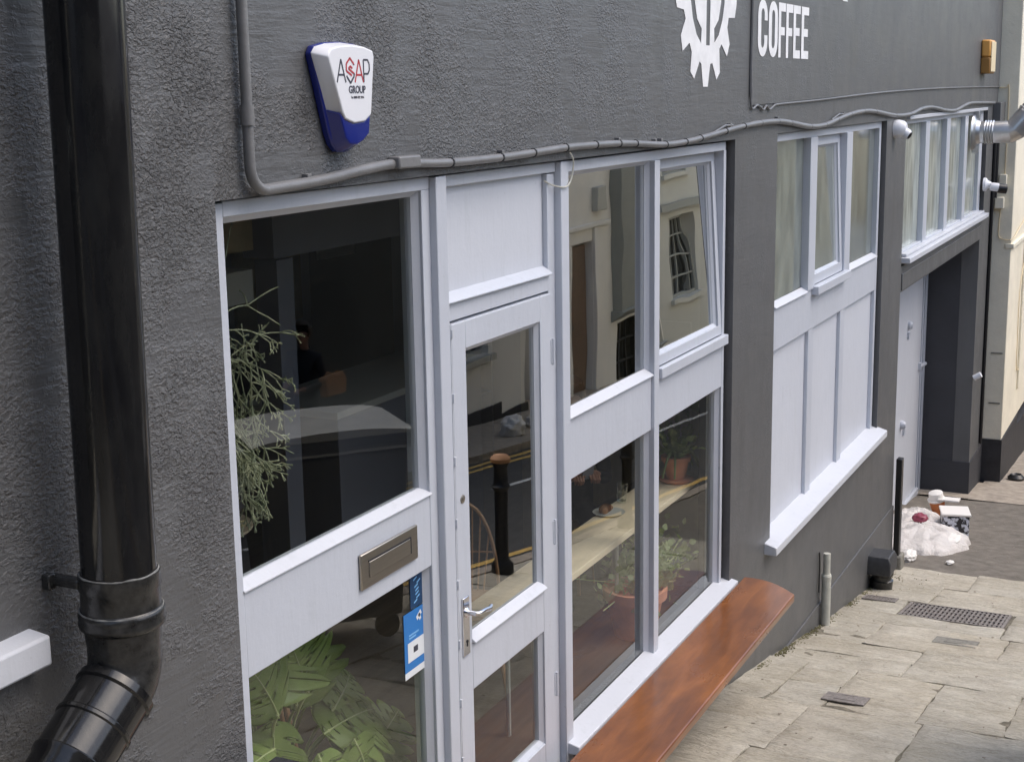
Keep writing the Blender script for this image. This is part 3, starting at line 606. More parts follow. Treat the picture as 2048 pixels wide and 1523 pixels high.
# --- window two
w2 = MB()
w2.box(5.462, 7.69, 0, .09, 2.528, 2.575); w2.box(7.66, 7.70, 0, .09, -.03, 2.528)
w2.box(6.515, 6.585, -.016, .09, -.03, 2.528)
w2.box(5.462, 6.515, .001, .09, 1.20, 1.485); w2.box(6.585, 7.66, .001, .09, 1.20, 1.485)
mk('shop_window', w2, M['white'], cafe, bevel=.003); W2 = bpy.data.objects['shop_window.001']
b = MB(); b.box(7.70, 7.765, .012, .09, -.03, 2.575); mk('reveal_shade', b, M['shade_and_dark_edge'], W2)  # dark strip stands in for the shaded wall reveal
b = MB(); beading(b, 5.462, 6.515, 1.485, 2.528); beading(b, 5.462, 6.515, -.02, 1.20); beading(b, 6.585, 7.66, -.02, 1.20); mk('glazing_bead', b, M['white'], W2)
def cill(x0, x1, z, name='sill', par=None, yo=-.015):
    q = MB(); q.add([(x0,yo,z),(x1,yo,z),(x1,.034,z+.030),(x0,.034,z+.030),(x0,yo,z-.006),(x1,yo,z-.006),(x1,.034,z-.006),(x0,.034,z-.006)], [(0,1,2,3),(4,7,6,5),(0,4,5,1),(1,5,6,2),(2,6,7,3),(3,7,4,0)])
    return mk(name, q, M['sill'], par, bevel=.002)
cill(5.464, 6.51, 1.482, 'pane_sill', W2)
b = MB(); panes(b, 5.464, 6.513, 1.487, 2.526); mk('pane', b, M['glass_up'], W2)
b = MB(); panes(b, 5.464, 6.513, 0, 1.198); mk('pane', b, M['glass'], W2)
b = MB(); panes(b, 6.587, 7.658, 0, 1.198); mk('pane', b, M['glass'], W2)
b = MB(); b.add([(5.40,-.075,.006),(7.80,-.075,.006),(7.80,.034,.034),(5.40,.034,.034),(5.40,-.075,-.035),(7.80,-.075,-.035),(7.80,.034,-.035),(5.40,.034,-.035)], [(0,1,2,3),(4,7,6,5),(0,4,5,1),(1,5,6,2),(2,6,7,3),(3,7,4,0)]); mk('sill', b, M['sill'], W2, bevel=.004)
b = MB(); b.box(6.59, 7.69, -.030, .002, 1.445, 1.50); mk('sash_sill', b, M['white'], W2, bevel=.004)
def sash(x0, x1, z0, z1, tilt, par, mat, fwid=.055):
    # bottom hung sash leaning inwards at the top
    Rm = Matrix.Translation((0, .012, z0)) @ Matrix.Rotation(-tilt, 4, 'X') @ Matrix.Translation((0, 0, -z0))
    h = z1-z0; s = MB()
    s.box(x0, x1, -.012, .035, z0, z0+fwid); s.box(x0, x1, -.012, .035, z1-fwid*.9, z1); s.box(x0, x0+fwid*.7, -.012, .035, z0+fwid, z1-fwid*.9); s.box(x1-fwid, x1, -.012, .035, z0+fwid, z1-fwid*.9)
    q = MB(); beading(q, x0+fwid*.7, x1-fwid, z0+fwid, z1-fwid*.9, .016, .0, .014); s.add(q.v, q.f)
    s.v = [tuple(Rm @ Vector(p)) for p in s.v]; so = mk('sash', s, M['white'], par, bevel=.003)
    p = MB(); p.box(x0+fwid*.7, x1-fwid, .016, .022, z0+fwid, z1-fwid*.9); p.v = [tuple(Rm @ Vector(q)) for q in p.v]; mk('sash_pane', p, mat, par)
sash(6.590, 7.655, 1.503, 2.522, math.radians(3.1), W2, M['glass_wavy'])
# --- window three: panels below, three misted lights above
w3 = MB()
w3.box(8.62, 11.885, 0, .09, 2.535, 2.585); w3.box(11.82, 11.885, 0, .09, .02, 2.535); w3.box(8.62, 8.745, 0, .09, .02, 2.535)
w3.box(9.55, 9.73, -.012, .09, 1.50, 2.535); w3.box(10.62, 10.80, -.012, .09, 1.50, 2.535)
w3.box(8.745, 11.82, .001, .09, 1.215, 1.50)
w3.box(9.66, 9.80, .004, .09, .02, 1.215); w3.box(10.62, 10.76, .004, .09, .02, 1.215)
mk('panelled_window', w3, M['white'], cafe, bevel=.003); W3 = bpy.data.objects['panelled_window']
b = MB(); b.box(11.885, 11.928, .012, .09, .02, 2.585); mk('reveal_shade', b, M['shade_and_dark_edge'], W3)  # near-black box painting the shade of the reveal beside the frame
for a, c in ((8.747, 9.658), (9.802, 10.618), (10.762, 11.818)):
    b = MB(); b.box(a, c, .030, .06, .022, 1.213); mk('panel', b, M['panel'], W3)
for a, c in ((8.747, 9.548), (10.802, 11.818)):
    b = MB(); panes(b, a, c, 1.502, 2.533, .04); mk('pane', b, M['fog'], W3); cill(a-.002, c+.002, 1.498, 'pane_sill', W3)
b = MB(); b.box(9.70, 10.70, -.05, .002, 1.455, 1.515); mk('sash_sill', b, M['white'], W3, bevel=.004)
sash(9.735, 10.615, 1.518, 2.53, math.radians(2.5), W3, M['fog'], .07)
b = MB(); b.add([(8.50,-.115,.00),(11.98,-.115,.00),(11.98,.034,.045),(8.50,.034,.045),(8.50,-.115,-.055),(11.98,-.115,-.055),(11.98,.034,-.055),(8.50,.034,-.055)], [(0,1,2,3),(4,7,6,5),(0,4,5,1),(1,5,6,2),(2,6,7,3),(3,7,4,0)]); mk('sill', b, M['sill'], W3, bevel=.006)
# --- window four
w4 = MB()
w4.box(12.77, 17.72, 0, .09, 2.535, 2.598); w4.box(17.50, 17.72, 0, .09, 1.36, 2.535)
for x in (14.0, 15.2, 16.4): w4.box(x-.11, x+.09, -.012, .09, 1.36, 2.535)
w4.box(12.94, 17.72, -.002, .09, 1.345, 1.42)
mk('high_window', w4, M['white'], cafe, bevel=.004); W4 = bpy.data.objects['high_window']
b = MB(); b.box(17.72, 17.828, .015, .09, 1.345, 2.598); mk('reveal_shade', b, M['shade_and_dark_edge'], W4)  # reveal shade painted as a dark strip right of the frame
for a, c in ((12.94, 13.888), (14.092, 15.088), (15.292, 16.288), (16.492, 17.498)):
    b = MB(); panes(b, a, c, 1.422, 2.533, .04); mk('pane', b, M['frost'], W4)
b = MB(); b.box(12.80, 17.80, -.105, .0, 1.325, 1.375); b.box(12.86, 17.75, -.06, -.002, 1.378, 1.405); mk('sill', b, M['sill'], W4, bevel=.006)
b = MB(); b.box(12.90, 17.75, -.045, -.001, 2.575, 2.61); mk('drip_mould', b, M['sill'], W4, bevel=.006)
b = MB(); b.box(15.3, 17.4, .35, .5, 1.78, 1.82); mk('inner_shelf', b, M['int_white'], W4)
b = MB(); b.box(12.95, 18.3, .898, .9, 1.2, 2.72); mk('inner_lining', b, M['int_white'], W4)
for x, z, h in ((15.5, 1.82, .16), (15.8, 1.82, .22), (16.2, 1.82, .12), (16.7, 1.82, .2), (17.0, 1.82, .15), (15.6, 1.44, .2), (16.1, 1.44, .25), (16.8, 1.44, .2)): b = MB(); b.lathe([(.07, 0), (.075, h*.6), (.04, h*.8), (.045, h)], (x, .42, z), n=10); mk('jar', b, M['tan'], W4)
# --- recess door
b = MB(); b.box(12.95, 17.42, .56, .60, -2.6, .90); b.box(12.95, 17.42, .60, .605, .9, 1.05)
mk('alley_door', b, M['panel'], cafe, bevel=.003); AD = bpy.data.objects['alley_door']
b = MB(); b.box(17.50, 17.615, .535, .60, -2.6, 1.06); b.box(17.43, 17.49, .55, .60, -2.6, 1.06); b.box(12.95, 17.42, .545, .60, .92, 1.06); mk('jamb', b, M['white'], AD, bevel=.004)
for x, z in ((17.36, -.45),): 
    b = MB(); b.tube([(17.30, .54, z), (17.55, .52, z)], .022, 8); b.box(17.30, 17.40, .53, .562, z-.04, z+.04); mk('bolt', b, M['white'], AD, smooth=True)
b = MB(); b.lathe([(.05, 0), (.05, .03), (.03, .05)], (16.55, .56, .17), (0, -1, 0), 14); mk('knob', b, M['white'], AD, smooth=True); b = MB(); b.box(16.5, 16.62, .54, .561, .02, .09); mk('keeper', b, M['white'], AD)
b = MB(); b.lathe([(.05, 0), (.05, .03), (.03, .06)], (16.3, .56, -.95), (0, -1, 0), 14); mk('knob', b, M['white'], AD, smooth=True); b = MB(); b.box(16.42, 16.50, .535, .561, -1.10, -.98); mk('keeper', b, M['white'], AD)
b = MB(); b.box(12.95, 17.41, .52, .558, -2.2, -1.98); mk('kick_rail', b, M['white'], AD, bevel=.003)
# --- window at the far left with its chunky sill
b = MB(); b.box(.9, 2.12, .02, .08, 1.70, 1.78); b.box(2.06, 2.125, .02, .09, 1.78, 3.4); b.box(.9, .96, .02, .08, 1.78, 3.4); mk('side_window', b, M['cream'], cafe, bevel=.006); W0 = bpy.data.objects['side_window']
b = MB(); panes(b, .96, 2.06, 1.78, 3.4, .06); mk('pane', b, M['glass_flat'], W0)
b = MB(); b.add([(.8,-.095,1.658),(2.305,-.095,1.658),(2.305,.02,1.672),(.8,.02,1.672),(.8,-.095,1.585),(2.305,-.095,1.585),(2.305,.02,1.585),(.8,.02,1.585)], [(0,1,2,3),(4,7,6,5),(0,4,5,1),(1,5,6,2),(2,6,7,3),(3,7,4,0)]); mk('sill', b, M['sill'], W0, bevel=.007)

# --- painted emblem and lettering on the wall
def shape2d(name, loops, y, depth, mat, parent):
    cu = bpy.data.curves.new(name, 'CURVE'); cu.dimensions = '2D'; cu.fill_mode = 'BOTH'; cu.extrude = depth/2
    for lp_ in loops:
        s = cu.splines.new('POLY'); s.points.add(len(lp_)-1); s.use_cyclic_u = True
        for p, (a, b_) in zip(s.points, lp_): p.co = (a, b_, 0, 1)
    o = bpy.data.objects.new(name, cu); COL.objects.link(o); dg = bpy.context.evaluated_depsgraph_get()
    me = bpy.data.meshes.new_from_object(o.evaluated_get(dg)); bpy.data.objects.remove(o); bpy.data.curves.remove(cu)
    me.transform(Matrix.Translation((0, y, 0)) @ Matrix.Rotation(PI/2, 4, 'X')); me.materials.clear(); me.materials.append(mat)
    n = bpy.data.objects.new(name, me); COL.objects.link(n)
    if parent: n.parent = parent; n.matrix_parent_inverse = Matrix.Translation(-parent.location) if parent.type == 'EMPTY' else Matrix()
    return n
gc = (7.245, 3.40)
def mir(p): return (p[0], 2*gc[1]-p[1])
low = [(6.72, 3.40), (6.725, 3.31), (6.756, 3.250), (6.859, 3.244), (6.885, 3.202), (6.815, 3.121), (6.842, 3.045), (6.947, 3.088), (6.982, 3.044), (6.962, 2.948), (7.022, 2.912), (7.107, 3.0), (7.136, 2.985), (7.166, 2.872), (7.243, 2.872), (7.280, 2.988), (7.318, 2.992), (7.388, 2.908), (7.446, 2.945), (7.432, 3.067), (7.471, 3.092), (7.567, 3.03), (7.612, 3.095), (7.568, 3.181), (7.590, 3.232), (7.700, 3.236), (7.730, 3.31), (7.735, 3.40)]
gear = low+[mir(p) for p in reversed(low[1:-1])]
sl1 = [(6.955, 3.40), (6.962, 3.295), (6.994, 3.21), (7.054, 3.132), (7.129, 3.088), (7.136, 3.162), (7.062, 3.209), (7.022, 3.298), (7.020, 3.40)]
sl3 = [(2*7.238-p[0], p[1]+.006) for p in sl1]
sl2 = [(7.209, 3.081), (7.271, 3.081), (7.285, 3.40), (7.222, 3.40)]
def closeup(s, top): return s+[(p[0], 2*gc[1]-p[1]) for p in reversed(s)][1:-1] if s is not sl2 else [(7.209, 3.081), (7.271, 3.081), (7.285, 3.72), (7.222, 3.72)]
shape2d('gear_emblem', [gear, closeup(sl1, 0), closeup(sl2, 0), closeup(sl3, 0)], FY-.0018, .0016, M['logo'], cafe)
def rr(x0, x1, z0, z1, r=.07, n=7):
    P = []
    for cx, cz, a0 in ((x1-r, z1-r, 0), (x0+r, z1-r, 90), (x0+r, z0+r, 180), (x1-r, z0+r, 270)):
        for i in range(n+1): a = math.radians(a0+90*i/n); P.append((cx+r*math.cos(a), cz+min(r*1.0, r)*math.sin(a)))
    return P
def letter(ch, x, z, w_, h):
    s = w_*.33; t = h*.155
    if ch == 'O': return [rr(x, x+w_, z, z+h, w_*.49), rr(x+s, x+w_-s, z+t, z+h-t, (w_-2*s)*.49)]
    if ch == 'C':
        o = rr(x, x+w_, z, z+h, w_*.49); i = rr(x+s, x+w_-s, z+t, z+h-t, (w_-2*s)*.49)
        # open on the right between .38 and .66 of the height
        oo = [p for p in o if not (p[0] > x+w_*.7 and z+h*.36 < p[1] < z+h*.66)]
        n4 = 8; top_o = o[0:32]
        up_o = [p for p in o[:n4]]; left_o = o[n4:3*n4]; dn_o = o[3*n4:]
        up_i = i[:n4]; left_i = i[n4:3*n4]; dn_i = i[3*n4:]
        outer = [(x+w_, z+h*.64)]+up_o+left_o+dn_o+[(x+w_, z+h*.38), (x+w_-s, z+h*.38)]
        inner = list(reversed(up_i+left_i+dn_i))
        return [outer+inner+[(x+w_-s, z+h*.64)]]
    if ch == 'E': return [[(x, z), (x+w_, z), (x+w_, z+t), (x+s, z+t), (x+s, z+h*.43), (x+w_*.88, z+h*.43), (x+w_*.88, z+h*.58), (x+s, z+h*.58), (x+s, z+h-t), (x+w_, z+h-t), (x+w_, z+h), (x, z+h)]]
    if ch == 'F': return [[(x, z), (x+s, z), (x+s, z+h*.41), (x+w_*.88, z+h*.41), (x+w_*.88, z+h*.56), (x+s, z+h*.56), (x+s, z+h-t), (x+w_, z+h-t), (x+w_, z+h), (x, z+h)]]
loops = []
for ch, x, w_ in (('C', 8.130, .195), ('O', 8.352, .193), ('F', 8.565, .155), ('F', 8.735, .158), ('E', 8.905, .165), ('E', 9.100, .178)): loops += letter(ch, x, 3.040, w_, .320)
shape2d('lettering', loops, FY-.0018, .0016, M['logo'], cafe)
loops = []
for ch, x, w_ in (('C', 10.00, .13), ('E', 10.20, .15)): loops += letter(ch, x, 3.448, w_, .30)
shape2d('lettering', loops, FY-.0018, .0016, M['logo'], cafe)

# ------------------------------------------------------------------ pipes and cables on the front
PX, PY, PR = 2.444, -.185, .0865
t = thing('downpipe', 'fat black plastic downpipe on the dark wall ending in an angled elbow', 'pipe', (PX, PY, 1.2))
b = MB(); b.tube([(PX+.062, PY, 5.5), (PX+.022, PY, 3.0), (PX, PY, 1.72)], PR, 48); mk('pipe', b, M['pipe'], t, smooth=True)
b = MB()
prof = [(PR+.001, 1.835), (PR+.0075, 1.833), (PR+.0085, 1.80), (PR+.005, 1.795), (PR+.006, 1.75), (PR+.012, 1.745), (PR+.014, 1.735), (PR+.012, 1.725), (PR+.015, 1.718), (PR+.013, 1.708), (PR+.003, 1.70), (PR-.001, 1.66), (PR-.001, 1.615)]; prof = [(r, z-.055) for r, z in prof]
b.lathe([(r, z) for r, z in prof], (PX, PY, 0), n=48); mk('collar', b, M['pipe_dust'], t, smooth=True)
el = MB(); dirv = Vector((-.84, -.02, -.54)).normalized(); p0 = Vector((PX, PY, 1.580)); pts = []; 
def bez(a, b_, c, n=9): return [(1-i/n)**2*a+2*(1-i/n)*(i/n)*b_+(i/n)**2*c for i in range(n+1)]
p1 = Vector((PX, PY, 1.525)); p2 = p1+dirv*.055
pts = bez(p0, p1, p2); el.tube(pts, [PR-.001]*len(pts), 48); mk('elbow', el, M['pipe_dust'], t, smooth=True)
b = MB(); b.lathe([(PR, .0), (PR+.009, .003), (PR+.010, .022), (PR+.004, .028), (PR+.004, .10), (PR+.008, .104), (PR+.008, .112), (PR+.004, .116), (PR+.004, .20), (PR+.0075, .204), (PR+.006, .215), (PR+.001, .225), (PR, .9)], p2-dirv*.012, dirv, 48); mk('elbow_socket', b, M['pipe'], t, smooth=True)
b = MB(); b.box(PX-.080, PX-.05, -.13, FY, 1.750, 1.772); b.box(PX-.095, PX-.072, -.060, FY, 1.742, 1.780); mk('bracket', b, M['pipe_dust'], t, bevel=.004)
gr_ = MB(); 
for r, z in ((PR+.0035, 1.7802), (PR+.0090, 1.6915)): 
    ringp = [(PX+r*math.cos(a), PY+r*math.sin(a), z+noise.noise((a*3, z, 0))*.002) for a in np.linspace(0, 2*PI, 49)]
    gr_.tube(ringp, [.0018+abs(noise.noise((i*.7, z*9, 0)))*.0022 for i in range(49)], 6, cap=False)
mk('grime_ring', gr_, M['grime'], t, smooth=True)

t = thing('conduit', 'grey painted conduit running down the wall and along the window heads', 'conduit', (3.22, -.06, 2.6))
b = MB(); pts = [(3.208, -.060, 4.5), (3.207, -.060, 2.675)]+[tuple(p) for p in bez(Vector((3.207, -.060, 2.675)), Vector((3.207, -.062, 2.612)), Vector((3.275, -.060, 2.602)))][1:]
b.tube(pts, .0155, 16); mk('riser', b, M['conduit'], t, smooth=True)
b = MB(); b.tube([(3.207, -.06, 2.78), (3.207, -.06, 2.835)], .0195, 16); mk('coupler', b, M['conduit'], t, smooth=True)
wv = [(3.275, 2.602), (3.562, 2.612), (3.78, 2.628), (3.968, 2.638), (4.113, 2.634), (4.373, 2.624), (4.764, 2.623), (5.05, 2.628), (5.361, 2.635), (5.679, 2.634), (5.95, 2.630), (6.155, 2.622), (6.558, 2.602), (6.85, 2.604), (7.087, 2.614), (7.51, 2.638), (7.85, 2.655), (8.181, 2.664), (8.55, 2.664), (8.847, 2.648), (9.348, 2.612), (9.756, 2.612), (10.1, 2.640), (10.504, 2.668), (10.95, 2.682), (11.368, 2.672), (12.165, 2.626), (12.827, 2.624), (13.35, 2.66), (13.807, 2.668), (14.25, 2.65), (14.658, 2.626), (15.275, 2.615), (15.8, 2.65), (16.274, 2.674), (17.1, 2.668), (17.7, 2.66), (18.2, 2.655)]
def cat(P, n=5):
    out = []
    for i in range(len(P)-1):
        p0, p1, p2, p3 = [Vector(P[max(0, min(len(P)-1, i+k))]) for k in (-1, 0, 1, 2)]
        for j in range(n):
            u = j/n; out.append(.5*((2*p1)+(-p0+p2)*u+(2*p0-5*p1+4*p2-p3)*u*u+(-p0+3*p1-3*p2+p3)*u**3))
    out.append(Vector(P[-1])); return out
W3d = [(x, -.052, z) for x, z in wv]; cp_ = cat(W3d)
b = MB(); b.tube(cp_, [.0165 if p.x < 4.1 else .0150 if p.x < 8 else .0175 for p in cp_], 12); mk('cable_run', b, M['conduit'], t, smooth=True)
b = MB(); b.box(3.975, 4.115, -.083, FY, 2.622, 2.662); mk('junction_box', b, M['conduit'], t, bevel=.006)
for i, p in enumerate(cp_):
    if p.x > 4.3 and i % 5 == 0 and i < len(cp_)-1:
        d = (cp_[i+1]-p).normalized(); b = MB(); b.tube([p-d*.004, p+d*.004], .0182, 10); mk('cable_tie', b, M['cable'], t)
for x, z in ((3.50, 2.612), (4.78, 2.628), (5.95, 2.634), (6.42, 2.612), (6.5, 2.612), (7.6, 2.655), (8.55, 2.67), (10.3, 2.665)): b = MB(); b.obox((x, -.045, z+.004), (.010, 0, 0), (0, .012, 0), (0, 0, .018)); mk('clip', b, M['conduit'], t, bevel=.002)
for x, z in ((7.55, 2.645), (10.2, 2.655)): b = MB(); b.tube([(x-.25, -.05, z-.012), (x-.05, -.055, z+.022), (x+.1, -.05, z+.02)], .006, 6); mk('spare_loop', b, M['conduit'], t, smooth=True)

t_ = MB()
tc_ = cat([(8.028, -.043, 5.0), (8.020, -.043, 3.5), (8.006, -.043, 2.95), (8.010, -.045, 2.775), (8.05, -.044, 2.748), (8.13, -.044, 2.765), (8.20, -.044, 2.756), (8.26, -.046, 2.738), (8.33, -.044, 2.760), (8.40, -.044, 2.738), (8.50, -.044, 2.758), (8.64, -.044, 2.766), (9.64, -.044, 2.780), (11.0, -.044, 2.806), (12.39, -.044, 2.825), (15, -.044, 2.842), (18.28, -.044, 2.842), (18.66, -.046, 2.842)], 4)
t_.tube(tc_, [.011 if p.z > 2.8 and p.x < 8.1 else .0065 for p in tc_], 8); mk('wall_cable', t_, M['conduit'], smooth=True, label='thin painted cable below the coffee lettering running to the corner', cat='cable')
ed = MB(); ed.extr([(8.035, 7.4), (8.035, 2.765), (8.64, 2.772), (12.39, 2.83), (15, 2.847), (18.655, 2.847), (18.655, 7.4)], FY-.0065, FY+.001); mk('render_panel', ed, M['wall'], cafe, bevel=.003)
for o in (bpy.data.objects['lettering'], bpy.data.objects['lettering.001']): o.location.y = -.0066
lo_ = MB(); lo_.tube(cat([(5.41, -.05, 2.615), (5.455, -.045, 2.585), (5.475, -.035, 2.54), (5.455, -.03, 2.49), (5.40, -.028, 2.473), (5.335, -.004, 2.485), (5.305, .02, 2.505)], 5), .0035, 6); mk('loose_wire', lo_, M['vinyl'], smooth=True, label='thin white wire looping over the post beside the door fanlight', cat='wire')

# ------------------------------------------------------------------ alarm box
t = thing('alarm_box', 'blue and white burglar alarm bell box above the left shop window', 'alarm box', (3.66, -.04, 2.7))
base = [(3.530, 2.975), (3.545, 2.998), (3.60, 3.008), (3.68, 3.012), (3.76, 3.008), (3.815, 2.998), (3.826, 2.975), (3.800, 2.80), (3.785, 2.745), (3.745, 2.705), (3.70, 2.688), (3.65, 2.690), (3.622, 2.712), (3.605, 2.745)]
b = MB(); b.extr(base, -.062, FY, inset=1.0); mk('backplate', b, M['blue'], t, bevel=.006)
def lerp(a, c, k): return tuple(a[i]*(1-k)+c[i]*k for i in range(len(a)))
def shell(mb, back, front, yb, yf):
    n = len(back); mb.add([(x, yb, z) for x, z in back]+[(x, yf, z) for x, z in front], [tuple(range(n)), tuple(reversed(range(n, 2*n)))]+[(i, n+i, n+(i+1) % n, (i+1) % n) for i in range(n)])
cb = [(3.526, 2.978), (3.545, 2.996), (3.60, 3.006), (3.68, 3.010), (3.76, 3.006), (3.812, 2.996), (3.822, 2.975), (3.795, 2.800), (3.755, 2.770), (3.69, 2.762), (3.640, 2.790), (3.590, 2.815)]
cf = [(3.551, 2.965), (3.565, 2.986), (3.61, 2.996), (3.68, 3.000), (3.75, 2.996), (3.797, 2.986), (3.803, 2.968), (3.777, 2.798), (3.74, 2.779), (3.68, 2.775), (3.632, 2.788), (3.618, 2.808)]
b = MB(); shell(b, cb, cf, -.058, -.104); mk('cover', b, M['white_plastic'], t, bevel=.004, seg=3)
lbk = [(3.586, 2.818), (3.640, 2.790), (3.69, 2.762), (3.755, 2.770), (3.797, 2.798), (3.785, 2.745), (3.745, 2.705), (3.70, 2.688), (3.65, 2.690), (3.622, 2.712)]
lft = [(3.612, 2.806), (3.634, 2.787), (3.68, 2.774), (3.74, 2.778), (3.779, 2.796), (3.770, 2.742), (3.735, 2.722), (3.70, 2.712), (3.66, 2.714), (3.638, 2.735)]
b = MB(); shell(b, lbk, lft, -.058, -.0985); mk('strobe_lens', b, M['blue'], t, bevel=.004, seg=3)
def text(s, x, z, size, y, mat, parent, name='lettering', sx=1, bold=0, align='CENTER'):
    cu = bpy.data.curves.new('t', 'FONT'); cu.body = s; cu.size = size; cu.align_x = align; cu.extrude = .0004; cu.offset = bold
    o = bpy.data.objects.new('t', cu); COL.objects.link(o); dg = bpy.context.evaluated_depsgraph_get(); me = bpy.data.meshes.new_from_object(o.evaluated_get(dg))
    bpy.data.objects.remove(o); bpy.data.curves.remove(cu)
    me.transform(Matrix.Translation((x, y, z)) @ Matrix.Rotation(PI/2, 4, 'X') @ Matrix.Diagonal((sx, 1, 1, 1))); me.materials.clear(); me.materials.append(mat)
    n = bpy.data.objects.new(name, me); COL.objects.link(n); n.parent = parent
    n.matrix_parent_inverse = Matrix.Translation(-parent.location) if parent.type == 'EMPTY' else Matrix(); return n
ay = -.1046
def thin(mb, segs, w_):
    for (a, b_) in segs:
        a = Vector((a[0], ay, a[1])); b_ = Vector((b_[0], ay, b_[1])); d = (b_-a); mb.obox((a+b_)/2, d/2, d.normalized().cross(Vector((0, 1, 0)))*w_/2, (0, .0004, 0))
X0 = 3.592; aw = .047; hh = .066; zb = 2.893
b = MB(); thin(b, [((X0, zb), (X0+aw*.5, zb+hh)), ((X0+aw*.5, zb+hh), (X0+aw, zb)), ((X0+aw*.2, zb+hh*.33), (X0+aw*.8, zb+hh*.33))], .0055)
px_ = X0+.148; thin(b, [((px_, zb), (px_, zb+hh)), ((px_, zb+hh), (px_+.024, zb+hh)), ((px_+.024, zb+hh), (px_+.033, zb+hh*.82)), ((px_+.033, zb+hh*.82), (px_+.033, zb+hh*.55)), ((px_+.033, zb+hh*.55), (px_+.024, zb+hh*.38)), ((px_+.024, zb+hh*.38), (px_, zb+hh*.38))], .0055); mk('lettering', b, M['ink'], t)
xa_ = X0+.098; sx_ = X0+.073
b = MB(); thin(b, [((xa_, zb), (xa_+aw*.5, zb+hh)), ((xa_+aw*.5, zb+hh), (xa_+aw, zb)), ((xa_+aw*.2, zb+hh*.33), (xa_+aw*.8, zb+hh*.33))], .0055)
hx = [(sx_, zb+hh+.004), (sx_+.021, zb+hh*.8), (sx_+.021, zb+hh*.28), (sx_, zb-.002), (sx_-.021, zb+hh*.28), (sx_-.021, zb+hh*.8)]
thin(b, [(hx[0], hx[1]), (hx[0], hx[5]), (hx[5], (sx_-.021, zb+hh*.5)), ((sx_-.021, zb+hh*.5), (sx_+.008, zb+hh*.3)), ((sx_+.012, zb+hh*.62), (sx_, zb+hh*.7)), ((sx_, zb+hh*.7), (sx_-.009, zb+hh*.6)), ((sx_-.009, zb+hh*.6), (sx_+.021, zb+hh*.38))], .006); mk('lettering', b, M['red_ink'], t)
b = MB(); thin(b, [(hx[1], (sx_+.021, zb+hh*.75)), ((sx_+.021, zb+hh*.40), hx[2]), (hx[2], hx[3]), (hx[3], hx[4])], .006); mk('lettering', b, M['ink'], t)
text('GROUP', 3.700, 2.862, .030, ay, M['ink'], t, bold=.0008, sx=.92)
text('01 23456 7890'.replace('01 23456 7890', 'Tel: 0800 012 3456'), 3.700, 2.846, .0105, ay, M['ink'], t, sx=.95) if False else text('Tel: 0800 092 2016', 3.700, 2.846, .0105, ay, M['ink'], t, sx=.9)

# ------------------------------------------------------------------ bench on brackets under window two
t = thing('bench', 'long varnished reddish brown wooden bench under the right shop window', 'bench', (6.5, -.25, -.4))
n_ = 14; top = []
x0, x1, ya, yb = 4.2, 7.90, -.080, -.435
out = [(x0, ya), (7.90, ya)]+[(7.90+.03*math.sin(PI*k/8)-.18*(k/8)**1.6, ya-(ya-yb)*-1*-(k/8) if False else ya+(yb-ya)*k/8) for k in range(1, 9)]+[(x0, yb)]
b = MB(); nn = len(out); b.add([(x, y, -.048) for x, y in out]+[(x, y, .0) for x, y in out], [tuple(reversed(range(nn))), tuple(range(nn, 2*nn))]+[(i, (i+1) % nn, nn+(i+1) % nn, nn+i) for i in range(nn)])
mk('seat', b, M['bench'], t, bevel=.009, seg=3)
for x in (4.5, 5.6, 6.7, 7.6):
    b = MB(); b.add([(x-.02, FY, -.05), (x-.02, -.38, -.05), (x-.02, FY, -.38), (x+.02, FY, -.05), (x+.02, -.38, -.05), (x+.02, FY, -.38)], [(0,1,2),(5,4,3),(0,3,4,1),(1,4,5,2),(2,5,3,0)]); mk('bracket', b, M['black'], t)

# ------------------------------------------------------------------ odd bits along the wall
t = thing('waste_pipe', 'short off white plastic pipe standing against the foot of the wall', 'pipe', (10.02, -.085, g(10)))
b = MB(); b.tube([(10.02, -.085, g(10.02)-.01), (10.02, -.085, -.66)], .034, 14); mk('lower_pipe', b, M['vinyl'], t, smooth=True)
b = MB(); b.tube([(10.02, -.085, -.665), (10.02, -.085, -.50)], .026, 14); b.lathe([(.036, 0), (.038, .03), (.028, .04)], (10.02, -.085, -.70), n=14); mk('upper_pipe', b, M['vinyl'], t, smooth=True)
b = MB(); b.tube([(9.93, -.05, -.47), (9.95, -.05, -.62), (9.94, -.05, -.78)], .006, 6); mk('wire', b, M['cable'], t)

t = thing('drain_hopper', 'square black plastic drain hopper and pipe at the pier corner', 'drain hopper', (12.0, -.15, g(12)))
hx0, hx1 = 11.70, 11.95
b = MB(); b.add([(hx0,-.22,-1.04),(hx1,-.22,-1.04),(hx1,FY,-1.04),(hx0,FY,-1.04),(hx0-.02,-.24,-1.09),(hx1+.02,-.24,-1.09),(hx1+.02,FY,-1.09),(hx0-.02,FY,-1.09),(hx0-.02,-.24,-1.20),(hx1+.02,-.24,-1.20),(hx1+.02,FY,-1.20),(hx0-.02,FY,-1.20)], [(0,1,2,3),(0,4,5,1),(1,5,6,2),(3,7,4,0),(4,8,9,5),(5,9,10,6),(7,11,8,4),(8,11,10,9),(2,6,7,3),(6,10,11,7)]); mk('hopper', b, M['fade_box'], t, bevel=.008)
b = MB(); b.lathe([(.09, 0), (.095, .05), (.10, .09), (.085, .10), (.085, .13), (.10, .14), (.10, .175)], (11.83, -.14, g(11.83)-.01), n=20); mk('outlet', b, M['pipe_dust'], t, smooth=True)
t = thing('corner_post', 'slim black post on a stone foot at the corner of the pier', 'post', (12.99, -.09, g(13)))
b = MB(); b.box(12.775, 12.87, -.105, -.052, g(13)+.14, -.45); mk('post', b, M['black'], t, bevel=.008)
